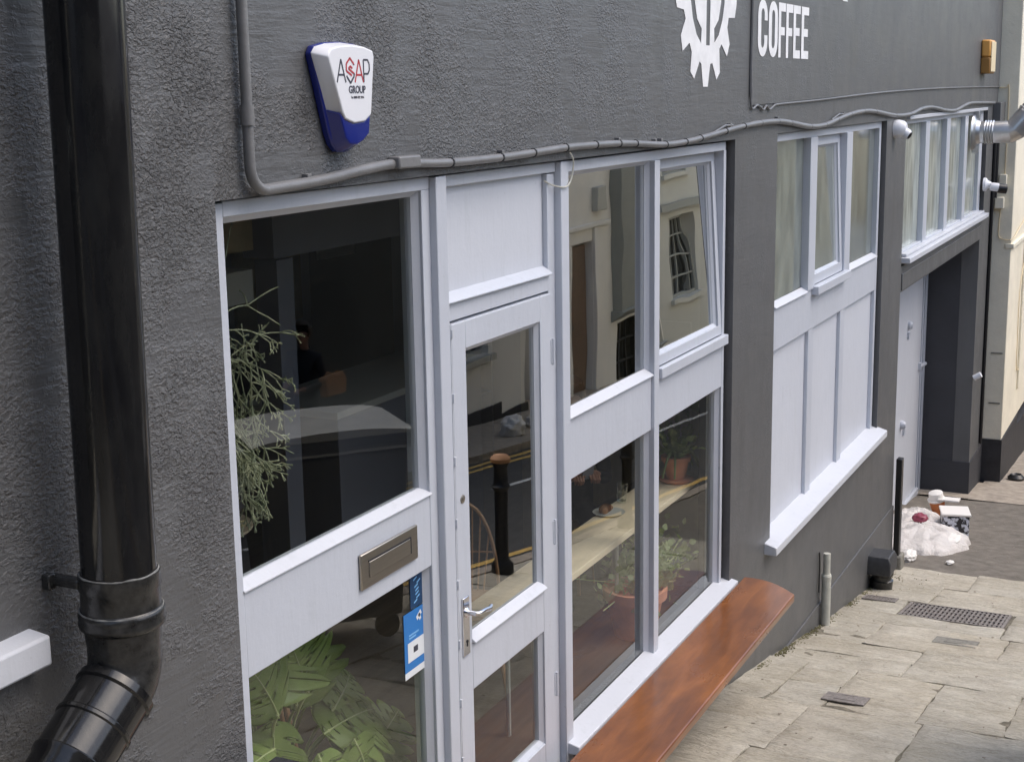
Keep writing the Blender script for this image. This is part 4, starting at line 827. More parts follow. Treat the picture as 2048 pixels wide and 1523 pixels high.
b = MB(); b.box(12.75, 12.93, -.135, -.050, g(13)-.05, g(13)+.16); mk('foot', b, M['stoneblock'], t, bevel=.015)

# ledge/box at the very bottom left
t = thing('planter_trough', 'black plastic trough rim at the bottom corner of the left window', 'trough', (3.05, -.1, .9))
b = MB(); b.box(2.98, 3.20, -.16, FY-.002, .78, .925); mk('box', b, M['pipe'], t, bevel=.006)
b = MB(); b.box(2.965, 3.215, -.175, FY-.002, .927, .940); mk('rim', b, M['pipe_dust'], t, bevel=.003)

def small_cam(name, c, label, fwd, L_=.12, r=.055, blackbody=False):
    c = Vector(c); fwd = Vector(fwd).normalized(); t = thing(name, label, 'security camera', c)
    b = MB(); b.lathe([(.085, 0), (.085, .03), (.06, .06), (.04, .075)], (c.x, FY, c.z), (0, -1, 0), 20); mk('mount', b, M['white_plastic'], t, smooth=True)
    b = MB(); b.lathe([(r*.6, 0), (r, .02), (r, L_*.8), (r*.9, L_)], c, fwd, 20); mk('body', b, M['white_plastic'], t, smooth=True)
    b = MB(); b.lathe([(r*.75, 0), (r*.8, .012), (r*.5, .02)], c+fwd*(L_-.003), fwd, 18); mk('lens', b, M['black'], t, smooth=True)
    return t
t = thing('dome_camera', 'white turret security camera on the pier between the panelled and high windows', 'security camera', (12.33, -.1, 2.5))
b = MB(); b.lathe([(.075, 0), (.075, .04), (.065, .08), (.045, .10)], (12.24, FY, 2.515), (0, -1, 0), 24); mk('housing', b, M['white_plastic'], t, smooth=True)
fd = Vector((-.10, -.85, -.50)).normalized()
b = MB(); b.lathe([(.035, 0), (.045, .02), (.045, .06), (.036, .08)], Vector((12.25, -.09, 2.50)), fd, 20); mk('eyeball', b, M['white_plastic'], t, smooth=True)
b = MB(); b.lathe([(.028, 0), (.030, .008), (.015, .014)], Vector((12.25, -.09, 2.50))+fd*.078, fd, 16); mk('lens', b, M['black'], t, smooth=True)
t = thing('bullet_camera', 'white and black bullet security camera near the far corner', 'security camera', (17.75, -.1, 1.7))
b = MB(); b.lathe([(.08, 0), (.08, .03), (.05, .05), (.03, .09)], (17.74, FY, 1.71), (0, -1, 0), 20); mk('mount', b, M['white_plastic'], t, smooth=True)
b = MB(); c0 = Vector((17.70, -.12, 1.69)); b.lathe([(.04, 0), (.05, .02), (.05, .09)], c0, (.35, -.9, -.12), 20); mk('body', b, M['white_plastic'], t, smooth=True)
b = MB(); dv = Vector((.35, -.9, -.12)).normalized(); b.lathe([(.055, 0), (.056, .10), (.04, .105)], c0+dv*.085-Vector((0, 0, .01)), dv, 20); mk('lens_hood', b, M['black'], t, smooth=True)
b = MB(); b.tube([(17.60, -.05, -.60), (17.60, -.13, -.55)], .035, 14); mk('vent_stub', b, M['white_plastic'], smooth=True, label='short white plastic pipe stub on the narrow far pier', cat='pipe')
b = MB(); b.tube([(18.42, -.055, 2.3), (18.42, -.055, -1.6)], .022, 8); b.tube([(18.50, -.07, 2.3), (18.50, -.07, 1.5)], .03, 8); mk('corner_cable', b, M['black'], smooth=True, label='black vertical cable at the corner beside the cream building', cat='cable')

t = thing('orange_alarm_box', 'sun faded orange bell box high on the far end of the wall', 'alarm box', (17.1, -.1, 3.1))
b = MB(); b.box(16.98, 17.36, -.145, FY-.007, 3.17, 3.36); mk('top_half', b, M['orange'], t, bevel=.02)
b = MB(); b.box(16.98, 17.36, -.145, FY-.007, 2.99, 3.166); mk('lower_half', b, M['brown_pl'], t, bevel=.012)
b = MB(); b.box(17.0, 17.34, -.156, -.1455, 3.01, 3.34); mk('front_label', b, M['cream_pl'], t, bevel=.003)

t = thing('extract_duct', 'silver galvanised duct elbow coming out of the high window', 'duct', (17.0, -.1, 2.35))
c0 = Vector((16.98, .03, 2.345)); R_ = .122
b = MB(); b.lathe([(.20, 0), (.205, .01), (.19, .03), (R_+.02, .05), (R_+.005, .09)], (16.98, .01, 2.345), (0, -1, 0), 28); mk('flange', b, M['duct'], t, smooth=True)
b = MB(); pr = [(R_, .05), (R_, .15)]
for k in range(4): pr += [(R_+.012, .16+k*.028), (R_, .172+k*.028)]
pr += [(R_, .30), (R_, .36)]
b.lathe(pr, c0, (0, -1, 0), 28); mk('straight_duct', b, M['duct'], t, smooth=True)
b = MB(); e0 = c0+Vector((0, -.355, 0)); dd = Vector((.12, -.62, .78)).normalized(); e1 = e0+Vector((0, -.10, 0)); b.tube([e0, e1-Vector((0, -.03, 0)), e1+dd*.03, e1+dd*.30], R_+.003, 28); mk('elbow', b, M['duct'], t, smooth=False)
b = MB(); b.lathe([(R_+.002, 0), (R_+.012, .01), (R_+.012, .03), (R_+.002, .04), (R_-.002, .8)], e1+dd*.24, dd, 28); mk('upper_duct', b, M['duct'], t, smooth=True)
for z in (-.19, .19):
    b = MB(); b.box(16.96, 17.0, -.06, .01, 2.345+z-.04, 2.345+z+.04); mk('fixing', b, M['duct'], t, bevel=.005)

# sticker on the lower left pane
t = thing('window_sticker', 'blue rating sticker inside the lower pane left of the door', 'sticker', (4.19, .045, .9))
sy = .0345
b = MB(); b.box(4.098, 4.252, sy-.0012, sy, .840, 1.058); mk('card', b, M['signblue'], t)
b = MB(); b.box(4.098, 4.252, sy-.0014, sy-.0001, .815, .839); mk('footer', b, M['signlight'], t)
b = MB(); b.box(4.12, 4.235, sy-.0022, sy-.0013, .872, .945); mk('white_panel', b, M['signlight'], t)
b = MB(); b.box(4.16, 4.19, sy-.003, sy-.0023, .900, .922); mk('mark', b, M['ink'], t)
b = MB(); b.box(4.13, 4.18, sy-.0022, sy-.0013, .957, .963); b.box(4.13, 4.20, sy-.0022, sy-.0013, .968, .974); mk('text_lines', b, M['signcyan'], t)
b = MB(); b.obox((4.205, sy-.0018, 1.027), (.016, 0, .010), (0, .0005, 0), (-.004, 0, .007)); b.obox((4.21, sy-.0018, 1.020), (.005, 0, -.012), (0, .0005, 0), (.006, 0, .003)); mk('bird_mark', b, M['signlight'], t)
t = thing('window_sticker', 'dark blue sticker with scribbled lettering above the blue one', 'sticker', (4.19, .045, 1.1))
b = MB(); b.box(4.150, 4.252, sy-.0012, sy, 1.064, 1.19); mk('card', b, M['signdark'], t)
b = MB()
for i in range(7):
    b.obox((4.185+.006*(i % 3)+.012*(i % 2), sy-.0018, 1.085+i*.014), (.012, 0, .004), (0, .0005, 0), (-.0008, 0, .0022))
mk('text_lines', b, M['signcyan'], t)

# ------------------------------------------------------------------ cream building next door
cr = thing('cream_building', 'cream rendered neighbouring building with a black painted base', 'building', (19, 0, -2))
b = MB(); b.box(18.68, 45, -.275, 8, -1.60, 9); b.box(20.1, 20.8, -.300, -.274, -1.2, 1.2)
mk('wall', b, M['cream'], cr, bevel=.01)
b = MB(); b.box(18.665, 20.35, -.287, 8, -4.5, -1.60); b.box(20.35, 45, -.287, 8, -4.8, -1.75); mk('plinth', b, M['plinth'], cr)
b = MB(); b.box(18.668, 45, -.31, -.2, .86, .92); mk('string_course', b, M['cream'], cr, bevel=.008)
b = MB(); b.box(18.60, 18.68, -.19, -.10, 1.63, 1.78); mk('junction_box', b, M['cream'], cr, bevel=.008)
b = MB(); b.box(18.60, 18.68, -.17, -.06, 1.36, 1.50); mk('junction_box', b, M['cream'], cr, bevel=.008)
b = MB()
for pts in ([(18.67, .0, 2.83), (18.67, -.12, 2.83), (18.67, -.16, 2.78), (18.67, -.16, 1.78)], [(18.67, -.13, 1.36), (18.67, -.12, 1.05), (18.67, -.16, .98), (18.68, -.29, .98), (19.3, -.29, 1.05), (20.5, -.29, 1.2)],
            [(20.6, -.29, -.9), (19.9, -.29, -.9), (19.8, -.29, -.5), (19.8, -.29, .2), (20.3, -.29, .6), (21.4, -.29, .62)]):
    b.tube(cat(pts, 4), .006, 6)
mk('cables', b, M['cream_pl'], cr, smooth=True)
b = MB()
for z in (-.47, -1.12): b.box(18.672, 18.682, -.24, -.10, z-.008, z+.008)
mk('cracks', b, M['stoneblock'], cr)
b = MB(); b.lathe([(.10, 0), (.11, .04), (.07, .08), (.05, .06)], (19.0, -.45, g(19)+.03), n=16); mk('drain_pot', b, M['black'], smooth=True, label='small round black drain pot by the cream building base', cat='drain')

# ------------------------------------------------------------------ rubbish by the recess
def blob(name, c, rad, mat, seed, amp=.35, sub=4, flat=.0, label=None, cat_=None, fr=2.2):
    bm = bmesh.new(); bmesh.ops.create_icosphere(bm, subdivisions=sub, radius=1)
    for v in bm.verts:
        n = v.co.normalized(); d = 1+amp*noise.fractal(n*fr+Vector((seed, 0, 0)), 1.0, 2.0, 4)
        rdg = 1-abs(noise.noise(n*fr*1.7+Vector((0, seed, 0))))*amp*.9
        p = Vector((n.x*rad[0], n.y*rad[1], n.z*rad[2]))*d*rdg
        if p.z < -flat: p.z = -flat
        v.co = p
    me = bpy.data.meshes.new(name); bm.to_mesh(me); bm.free(); me.polygons.foreach_set('use_smooth', [True]*len(me.polygons)); me.materials.append(mat)
    o = bpy.data.objects.new(name, me); COL.objects.link(o); o.location = c
    return tag(o, label, cat_)
def sheet_bag(name, c, rad, h, seed, label):
    N_, K = 72, 30; v = [(0, 0, h*1.0)]; f = []
    for k in range(1, K+1):
        r = k/K
        for i in range(N_):
            a = 2*PI*i/N_; q = Vector((math.cos(a), math.sin(a), 0)); out = 1+.30*noise.noise(q*1.6+Vector((seed, 0, 0)))+.10*noise.noise(q*5+Vector((0, seed, 0)))
            p = Vector((q.x*rad[0]*r*out, q.y*rad[1]*r*out, 0)); w_ = Vector((p.x*5+noise.noise(p*4)*1.2, p.y*5, seed))
            rg = 1-abs(noise.noise(w_))*2.0; rg2 = 1-abs(noise.noise(w_*2.6))*2.0
            z = h*((1-r**2.2)**.7)*(.62+.30*rg+.06*rg2)
            v.append((p.x, p.y, max(z, .002) if k < K else -.02))
    f += [(0, 1+i, 1+(i+1) % N_) for i in range(N_)]
    for k in range(K-1):
        for i in range(N_): a = 1+k*N_+i; b_ = 1+k*N_+(i+1) % N_; f.append((a, a+N_, b_+N_, b_))
    m_ = MB(); m_.add(v, f); o = mk(name, m_, M['bag'], label=label, cat='rubbish bag'); o.location = c; o.rotation_euler[1] = math.radians(7)
    o.data.polygons.foreach_set('use_smooth', [True]*len(o.data.polygons)); return o
sheet_bag('plastic_bag', (14.35, -.06, g(14.35)), (.85, .46), .20, 3.1, 'crumpled white plastic bag spread on the ground by the recess')
sheet_bag('plastic_bag', (15.05, .12, g(15.05)), (.60, .32), .24, 8.4, 'smaller cream plastic bag behind the big white one')
if 0: o = blob('plastic_bag', (14.25, -.02, g(14.25)+.10), (.62, .40, .20), M['bag'], 3.1, .22, 5, .10, 'crumpled white plastic bag spread on the ground by the recess', 'rubbish bag', 2.6); o.rotation_euler[1] = math.radians(7)
if 0: o = blob('plastic_bag', (14.95, .10, g(14.95)+.12), (.50, .26, .24), M['bag'], 8.4, .22, 5, .12, 'smaller cream plastic bag behind the big white one', 'rubbish bag', 2.8); o.rotation_euler[1] = math.radians(7)
o = blob('paper_scrap', (13.35, -.10, g(13.35)+.03), (.16, .07, .05), M['lidw'], 1.7, .25, 4, .02, 'crumpled white paper beside the stone foot of the black post', 'litter')
o = blob('paper_scrap', (14.25, -.36, g(14.2)+.05), (.20, .10, .07), M['lidw'], 5.2, .25, 4, .04, 'crumpled pale paper at the front edge of the white bag', 'litter')
o = blob('red_wrapper', (14.62, .02, g(14.6)+.20), (.10, .08, .05), M['redfruit'], 2.2, .3, 3, .04, 'round dark red wrapper lying on the rubbish bags', 'litter')
o = blob('paper_scrap', (13.35, -.48, g(13.3)+.01), (.06, .04, .015), M['lidw'], 9.2, .3, 3, .01, 'flat pale scrap on the asphalt right of the hopper', 'litter')
t = thing('paper_cup', 'orange paper cup with a white lid tipped beside the rubbish bags', 'cup', (15.5, -.05, g(15.5)))
ca = Vector((15.5, -.03, g(15.5)+.12)); cax = Vector((-.2, .15, 1)).normalized()
b = MB(); b.lathe([(.065, 0), (.085, .16)], ca, cax, 20); mk('cup', b, M['cup'], t, smooth=True)
b = MB(); b.lathe([(.095, .158), (.098, .175), (.08, .18), (.075, .25), (.05, .262)], ca, cax, 20); b.obox(ca+cax*.19+Vector((-.02, -.14, 0)), (.07, 0, 0), (0, .11, 0), (0, .0, .008)); mk('lid', b, M['lidw'], t, smooth=True)
def rotz(v, a): return Vector((v[0]*math.cos(a)-v[1]*math.sin(a), v[0]*math.sin(a)+v[1]*math.cos(a), v[2]))
t = thing('food_tub', 'square black and white patterned tub with a pale lid on the asphalt', 'tub', (15.0, -.28, g(15)))
bx = Vector((15.0, -.27, g(15)+.12)); mpat = pmat('black_white_pattern', (.012, .012, .016), .35, var=1, vscale=13, vcol=(.6, .62, .68)); [setattr(e, 'position', p_) for nd in mpat.node_tree.nodes if nd.type == 'VALTORGB' for e, p_ in zip(nd.color_ramp.elements, (.49, .54))]; 
b = MB(); a_ = .25; b.obox(bx, rotz((.15, 0, 0), a_), rotz((0, .135, 0), a_), (0, 0, .12)); mk('tub', b, mpat, t, bevel=.015)
b = MB(); b.obox(bx+Vector((0, 0, .13)), rotz((.165, 0, 0), a_), rotz((0, .15, 0), a_), (0, 0, .012)); mk('lid', b, M['lidw'], t, bevel=.008)

# ------------------------------------------------------------------ inside: bar, chairs, plants, people
t = thing('window_bar', 'pale wooden bar shelf just inside the right shop window', 'bar', (6.8, .32, .5))
b = MB(); b.box(5.35, 7.98, .19, .46, .565, .60); mk('top', b, M['wood_bar'], t, bevel=.003)
for x in (5.7, 7.1):
    b = MB(); b.tube([(x, .28, .56), (x, .28, RZ0)], .012, 8); b.tube([(x, .42, .56), (x, .42, RZ0)], .012, 8); mk('leg', b, M['int_white'], t)
def pot(c, r, h, mat): 
    m_ = MB(); m_.lathe([(r*.68, 0), (r*.93, h*.80), (r*1.06, h*.80), (r*1.08, h), (r*.95, h), (r*.9, h*.9), (.001, h*.88)], c, n=24); return m_
t = thing('potted_succulent', 'trailing green succulent in a terracotta pot on the window bar', 'potted plant', (7.72, .29, .60))
b = MB(); b.lathe([(.09, 0), (.105, .015), (.10, .018)], (7.72, .29, .601), n=24); mk('saucer', b, M['terracotta'], t, smooth=True)
mk('pot', pot((7.72, .29, .618), .082, .135, M['terracotta']), M['terracotta'], t, smooth=True)
random.seed(11)
def leafquad(mb, p, d, up_, L_, w_, bend=.2):
    d = Vector(d).normalized(); s = d.cross(Vector(up_)).normalized(); u = s.cross(d); p = Vector(p)
    pts = [p, p+d*L_*.35+s*w_+u*bend*L_*.1, p+d*L_*.75+s*w_*.7-u*bend*L_*.1, p+d*L_-u*bend*L_*.35, p+d*L_*.75-s*w_*.7-u*bend*L_*.1, p+d*L_*.35-s*w_+u*bend*L_*.1, p+d*L_*.5+u*bend*L_*.06]
    mb.add(pts, [(0, 1, 6), (1, 2, 6), (2, 3, 6), (3, 4, 6), (4, 5, 6), (5, 0, 6)])
def rv(): return Vector((random.gauss(0, 1), random.gauss(0, 1), random.gauss(0, 1))).normalized()
b = MB()
for i in range(26):
    a = random.random()*2*PI; d = Vector((math.cos(a), math.sin(a), random.uniform(.5, 2.2))); p = Vector((7.72, .29, .74))+Vector((math.cos(a), math.sin(a), 0))*random.uniform(0, .04)
    for k in range(9): leafquad(b, p+d.normalized()*k*.022, d+rv()*.7, (0, 0, 1.01), .05, .018)
for i in range(9):
    a = random.random()*2*PI; p = Vector((7.72, .29, .75)); st = []
    for k in range(8): p = p+Vector((math.cos(a)*.022, math.sin(a)*.022, .02-.009*k)); st.append(p.copy())
    b.tube(st, [.012-.001*k for k in range(8)], 6)
mk('leaves', b, M['leaf2'], t)
t = thing('potted_fern', 'leafy green plant on the white shelf above the terracotta pot', 'potted plant', (7.93, .45, .98))
mk('pot', pot((7.94, .42, .977), .06, .10, M['int_white']), M['int_white'], t, smooth=True)
b = MB()
for i in range(150): leafquad(b, Vector((7.88, .40, 1.10))+Vector((random.gauss(0, .07), random.gauss(0, .07), random.gauss(0, .07))), rv()+Vector((0, 0, .2)), rv(), .07, .022)
mk('leaves', b, M['leaf2'], t)
b = MB(); b.box(7.86, 8.025, .30, .62, .95, .975); b.box(7.86, 8.025, .30, .62, 1.16, 1.185); b.box(7.995, 8.028, .30, .62, .5, 1.5)
mk('shelf_rack', b, M['int_white'], label='white shelf unit inside behind the right hand window light', cat='shelf')
t = thing('potted_geranium', 'bushy small leaved plant in a large terracotta pot low inside the window', 'potted plant', (7.1, .30, -.16))
pg = (7.15, .33, -.155)
mk('pot', pot(pg, .17, .28, M['terracotta']), M['terracotta'], t, smooth=True)
b = MB()
for i in range(520):
    q = Vector((7.32+random.gauss(0, .17), max(.14, .31+random.gauss(0, .10)), .21+random.gauss(0, .075)))
    leafquad(b, q, rv()*.7+Vector((0, -.2, .5)), rv(), .045, .020)
mk('leaves', b, M['leaf2'], t)
b = MB()
for i in range(30): b.tube([(7.15+random.gauss(0, .04), .33+random.gauss(0, .04), .1), (7.32+random.gauss(0, .17), max(.13, .31+random.gauss(0, .10)), .21+random.gauss(0, .06))], .003, 5)
mk('stems', b, M['leafrib'], t)
t = thing('pastry_plate', 'brown pastry on the wooden window bar', 'pastry', (7.0, .40, .60))
b = MB()
for k in range(7): a = -1.2+k*.4; b.lathe([(.004, -.012), (.018+.012*math.cos(a*1.1), 0), (.004, .012)], (6.95+.045*math.sin(a), .40+.03*math.cos(a), .622), (math.cos(a), -math.sin(a)*.7, 0), 10)
mk('pastry', b, M['crust'], t, smooth=True)
b = MB(); b.lathe([(.03, 0), (.085, .006), (.09, .010), (.03, .006)], (6.95, .405, .601), n=24); mk('plate', b, M['int_white'], t, smooth=True)
t = thing('wine_glass', 'upright clear tumbler on the bar beside the mullion', 'glass', (7.0, .42, .6))
b = MB(); b.lathe([(.028, 0), (.032, .11), (.029, .11), (.026, .01)], (7.18, .42, .601), n=18); mk('tumbler', b, M['glass_flat'], t, smooth=True)

def windsor(x, y, a, label):
    t = thing('windsor_chair', label, 'chair', (x, y, RZ0), group='wooden hoop back cafe chairs')
    def T(p): return rotz(p, a)+Vector((x, y, RZ0))
    b = MB(); n = 18; lp_ = [(.20*math.cos(q)*(1.05 if math.sin(q) > 0 else 1), .20*math.sin(q)) for q in np.linspace(0, 2*PI, n, endpoint=False)]
    b.add([T((p[0], p[1], .43)) for p in lp_]+[T((p[0], p[1], .462)) for p in lp_], [tuple(reversed(range(n))), tuple(range(n, 2*n))]+[(i, (i+1) % n, n+(i+1) % n, n+i) for i in range(n)]); mk('seat', b, M['chair'], t, bevel=.006)
    b = MB(); hp = [T((.17*math.cos(q), .17+.05*math.sin(q), .46+.46*math.sin(q))) for q in np.linspace(0, PI, 17)]; b.tube(hp, .010, 8); mk('hoop', b, M['chair'], t, smooth=True)
    b = MB()
    for k in range(-3, 4):
        q = math.acos(k*.042/.17); b.tube([T((k*.030, .165, .46)), T((k*.042, .17+.05*math.sin(q), .46+.46*math.sin(q)))], .0048, 6)
    b.tube([T((-.16, .19, .66)), T((0, .205, .665)), T((.16, .19, .66))], .006, 6)
    mk('spindles', b, M['chair'], t, smooth=True)
    for sx in (-1, 1):
        for sy_ in (-1, 1):
            b = MB(); b.tube([T((sx*.12, sy_*.12, .44)), T((sx*.19, sy_*.19, 0))], [.015, .011], 8); mk('leg', b, M['chair'], t, smooth=True)
    b = MB(); b.tube([T((-.155, 0, .2)), T((.155, 0, .2))], .009, 6); mk('stretcher', b, M['chair'], t, smooth=True)
windsor(6.14, .86, -1.05, 'hoop back wooden chair seen through the door glass')
windsor(5.05, 1.45, PI*.25, 'hoop back wooden chair in the dim room behind the left window')
t = thing('cafe_table', 'round wooden cafe table behind the left window', 'table', (5.82, 2.35, RZ0))
b = MB(); b.lathe([(.31, 0), (.325, .012), (.32, .025)], (5.82, 2.35, .59), n=32); mk('top', b, M['wood_bar'], t, smooth=True)
b = MB(); b.tube([(5.82, 2.35, .59), (5.82, 2.35, RZ0+.03)], .03, 12); b.lathe([(.2, 0), (.19, .02), (.04, .035)], (5.82, 2.35, RZ0), n=24); mk('pedestal', b, M['black'], t, smooth=True)
windsor(5.95, 3.1, -.4, 'hoop back wooden chair farthest back in the dim room')
# counter
t = thing('serving_counter', 'pale grey serving counter deep inside behind the left window', 'counter', (7.4, 2.4, RZ0))
b = MB(); b.box(6.78, 8.6, 2.02, 2.6, RZ0, 1.04); mk('front', b, M['int_grey'], t, bevel=.004)
b = MB(); b.box(6.70, 8.65, 1.97, 2.65, 1.042, 1.085); mk('worktop', b, M['int_white'], t, bevel=.004)
for i, (x0, x1, z0, z1) in enumerate(((7.95, 8.75, 1.25, 1.98), (9.0, 9.5, 1.65, 2.0))):
    t = thing('wall_poster', ('pale poster with a dark ring on the cafe back wall', 'small pale notice on the cafe back wall')[i], 'poster', (x0, 3.5, z0))
    b = MB(); b.box(x0, x1, 3.575, 3.598, z0, z1); mk('sheet', b, M['int_cream'] if i == 0 else M['int_white'], t)
    b = MB(); b.lathe([(.10, 0), (.10, .004), (.065, .005), (.065, 0.0)], ((x0+x1)/2, 3.572, (z0+z1)/2), (0, -1, 0), 20); mk('ring_mark', b, M['opp_dark'], t)
t = thing('shelf_rack', 'dark slatted shelf unit behind the counter', 'shelf', (9.8, 3.3, 0))
b = MB(); b.box(9.6, 9.63, 2.9, 3.3, RZ0, 2.1); b.box(10.5, 10.53, 2.9, 3.3, RZ0, 2.1); mk('upright', b, M['int_grey'], t)
b = MB()
for z in (.4, .8, 1.2, 1.5, 1.8): b.box(9.63, 10.5, 2.9, 3.3, z, z+.02)
mk('shelves', b, M['int_grey'], t)

# people
def person(t, J, E_, R_, hairpts, mats):
    o = skinned('body', J, E_, R_, mats, 2, t); return o
def stand_person(x, y, a, label, sit=False, z0=RZ0, sc=1.0):
    t = thing('person', label, 'person', (x, y, z0))
    T = lambda p: tuple(rotz(Vector(p)*sc, a)+Vector((x, y, z0)))
    if not sit:
        J = [(0,0,.95),(0,.0,1.15),(0,.01,1.38),(0,.015,1.46),(0,.025,1.52),(0,.045,1.60),(0,.03,1.68),
             (.17,.01,1.40),(.23,.03,1.12),(.14,.22,1.08),(.07,.29,1.08),(-.17,.01,1.40),(-.23,.03,1.12),(-.14,.20,1.12),(-.07,.27,1.12),
             (.09,0,.90),(.10,.02,.50),(.10,0,.08),(.11,.13,.03),(-.09,0,.90),(-.10,.03,.50),(-.10,-.02,.08),(-.11,.11,.03)]
    else:
        J = [(0,0,.50),(0,.03,.72),(0,.07,.95),(0,.085,1.03),(0,.10,1.09),(0,.13,1.17),(0,.115,1.25),
             (.17,.06,.97),(.21,.14,.72),(.10,.40,.80),(.05,.47,.84),(-.17,.06,.97),(-.21,.14,.72),(-.10,.38,.80),(-.05,.45,.84),
             (.09,.05,.49),(.11,.42,.50),(.11,.42,.08),(.11,.54,.03),(-.09,.05,.49),(-.11,.42,.50),(-.11,.42,.08),(-.11,.54,.03)]
    Ed = [(0,1),(1,2),(2,3),(3,4),(4,5),(5,6),(2,7),(7,8),(8,9),(9,10),(2,11),(11,12),(12,13),(13,14),(0,15),(15,16),(16,17),(17,18),(0,19),(19,20),(20,21),(21,22)]
    Rr = [(.15,.11),(.15,.11),(.15,.10),.052,.050,(.072,.082),(.075,.085),.06,.045,.035,.026,.06,.045,.035,.026,.085,.06,.042,.035,.085,.06,.042,.035]
    mats = [M['skin'], M['coat'], M['trouser']]
    o = skinned('body', [T(p) for p in J], Ed, Rr, mats, 2, t)
    neck = T(J[3])[2]+.015; hipz = T(J[0])[2]-.05; hands = [Vector(T(J[10])), Vector(T(J[14]))]
    for p in o.data.polygons:
        c = p.center; d = min((c-h).length for h in hands)
        p.material_index = 0 if (c.z > neck or d < .07) else (2 if (c.z < hipz or (sit and (c-Vector(T(J[0]))).dot(Vector(rotz((0, 1, 0), a))) > .12 and c.z < hipz+.16)) else 1)
        p.use_smooth = True
    # fingers
    for hi, sgn in ((10, 1), (14, -1)):
        hc = Vector(J[hi]); fb = MB()
        for k in range(4):
            ox = (k-1.5)*.017; L_ = (.05, .062, .058, .045)[k]
            fb.tube([T(hc+Vector((ox, .015, .006))), T(hc+Vector((ox, .045, .004))), T(hc+Vector((ox*.9, .03+L_, -.018))), T(hc+Vector((ox*.8, .02+L_, -.036)))], [.009, .0085, .008, .006], 8)
        fb.tube([T(hc+Vector((-sgn*.022, .0, .0))), T(hc+Vector((-sgn*.042, .025, .004))), T(hc+Vector((-sgn*.036, .05, .002)))], [.011, .009, .007], 8)
        mk('fingers', fb, M['skin'], t, smooth=True)
    hd = Vector(J[5])+Vector((0, 0, .045))
    def dome(cen, rad, cut, wob, mat, nm):   # ellipsoid cap for the hair, cut away over the face
        bm = bmesh.new(); bmesh.ops.create_icosphere(bm, subdivisions=4, radius=1)
        bmesh.ops.delete(bm, geom=[v for v in bm.verts if cut(v.co)], context='VERTS')
        for v in bm.verts:
            q = v.co*(1+wob*noise.noise(v.co*3.5)); v.co = Vector(T(tuple(Vector(cen)+Vector((q.x*rad[0], q.y*rad[1], q.z*rad[2])))))
        me = bpy.data.meshes.new(nm); bm.to_mesh(me); bm.free(); me.materials.append(mat); me.polygons.foreach_set('use_smooth', [True]*len(me.polygons))
        o_ = bpy.data.objects.new(nm, me); COL.objects.link(o_); o_.parent = t; o_.matrix_parent_inverse = Matrix.Translation(-t.location); sd_ = o_.modifiers.new('s', 'SOLIDIFY'); sd_.thickness = .006
    dome(hd+Vector((0, -.012, .026)), (.092, .110, .124), lambda c: c.y > .45-.75*max(0, c.z-.35)*2.2 and c.z < .62 or c.z < -.55+.5*max(0, c.y), .10, M['hair'], 'hair')
    b = MB(); b.add([T(hd+Vector(p)) for p in ((-.007, .082, .018), (.007, .082, .018), (.015, .086, -.028), (-.015, .086, -.028), (0, .108, -.022))], [(0, 1, 4), (1, 2, 4), (2, 3, 4), (3, 0, 4), (0, 3, 2, 1)])
    mk('nose', b, M['skin'], t)
    for s in (-1, 1):
        b = MB(); b.lathe([(.010, -.004), (.024, .0), (.018, .008), (.006, .010)], T(hd+Vector((s*.076, -.006, -.008))), Vector(rotz((s, -.25, 0), a)), 12); mk('ear', b, M['skin'], t, smooth=True)
        b = MB(); b.lathe([(.008, 0), (.007, .004)], T(hd+Vector((s*.030, .078, .010))), Vector(rotz((0, 1, 0), a)), 8); mk('eye', b, M['hair'], t)
    b = MB(); b.obox(T(hd+Vector((0, .084, -.052))), Vector(rotz((.022, 0, 0), a)), Vector(rotz((0, .004, 0), a)), (0, 0, .004)); mk('mouth', b, M['redfruit'], t)
    b = MB(); n_ = 20
    for rr_, zz_ in ((.062, -.01), (.072, .025)):
        for q in range(n_): b.v.append(T(Vector(J[3])+Vector((rr_*math.cos(2*PI*q/n_), rr_*math.sin(2*PI*q/n_)*.95-.005, zz_+.015*math.sin(2*PI*q/n_)*-1)))) 
    b.f = [(q, (q+1) % n_, n_+(q+1) % n_, n_+q) for q in range(n_)]; b.m = [0]*n_
    cl_ = mk('collar', b, M['coat'], t, smooth=True); sd_ = cl_.modifiers.new('s', 'SOLIDIFY'); sd_.thickness = .008
    return t
stand_person(13.86, -7.0, math.radians(84), 'person in a dark coat on the far pavement, seen reflected in the left window', z0=g(13.86)-.004, sc=1.07)
t = thing('paper_bag', 'tan bag carried by the person on the far pavement', 'bag', (14.0, -6.7, -.45))
b = MB()
bagp = [(-.15, -.02, -.13), (.15, .02, -.13), (.17, .03, .03), (.10, .02, .11), (.02, 0, .07), (-.08, -.01, .12), (-.17, -.03, .05)]
b.add([(13.98+x*1.2, -6.70+y-.055, -.46+z*1.2) for x, y, z in bagp]+[(13.98+x*1.15, -6.70+y+.05, -.46+z*1.16) for x, y, z in bagp], [tuple(range(7)), tuple(reversed(range(7, 14)))]+[(i, 7+i, 7+(i+1) % 7, (i+1) % 7) for i in range(7)]); mk('bag', b, M['tan'], t, bevel=.02, seg=3)
stand_person(5.98, .98, -PI*.72, 'seated person in dark clothes at the window bar holding a phone', sit=True) if False else None
t = stand_person(7.75, 1.00, PI*.70, 'person in dark clothes sitting at the window bar with both hands on a phone', sit=True)
b = MB(); b.obox((7.335, .69, .715), (.030, -.022, 0), (.003, .004, 0), (-.02, -.015, .055)); mk('phone', b, M['screen'], bevel=.003, label='grey phone held up over the window bar', cat='phone')
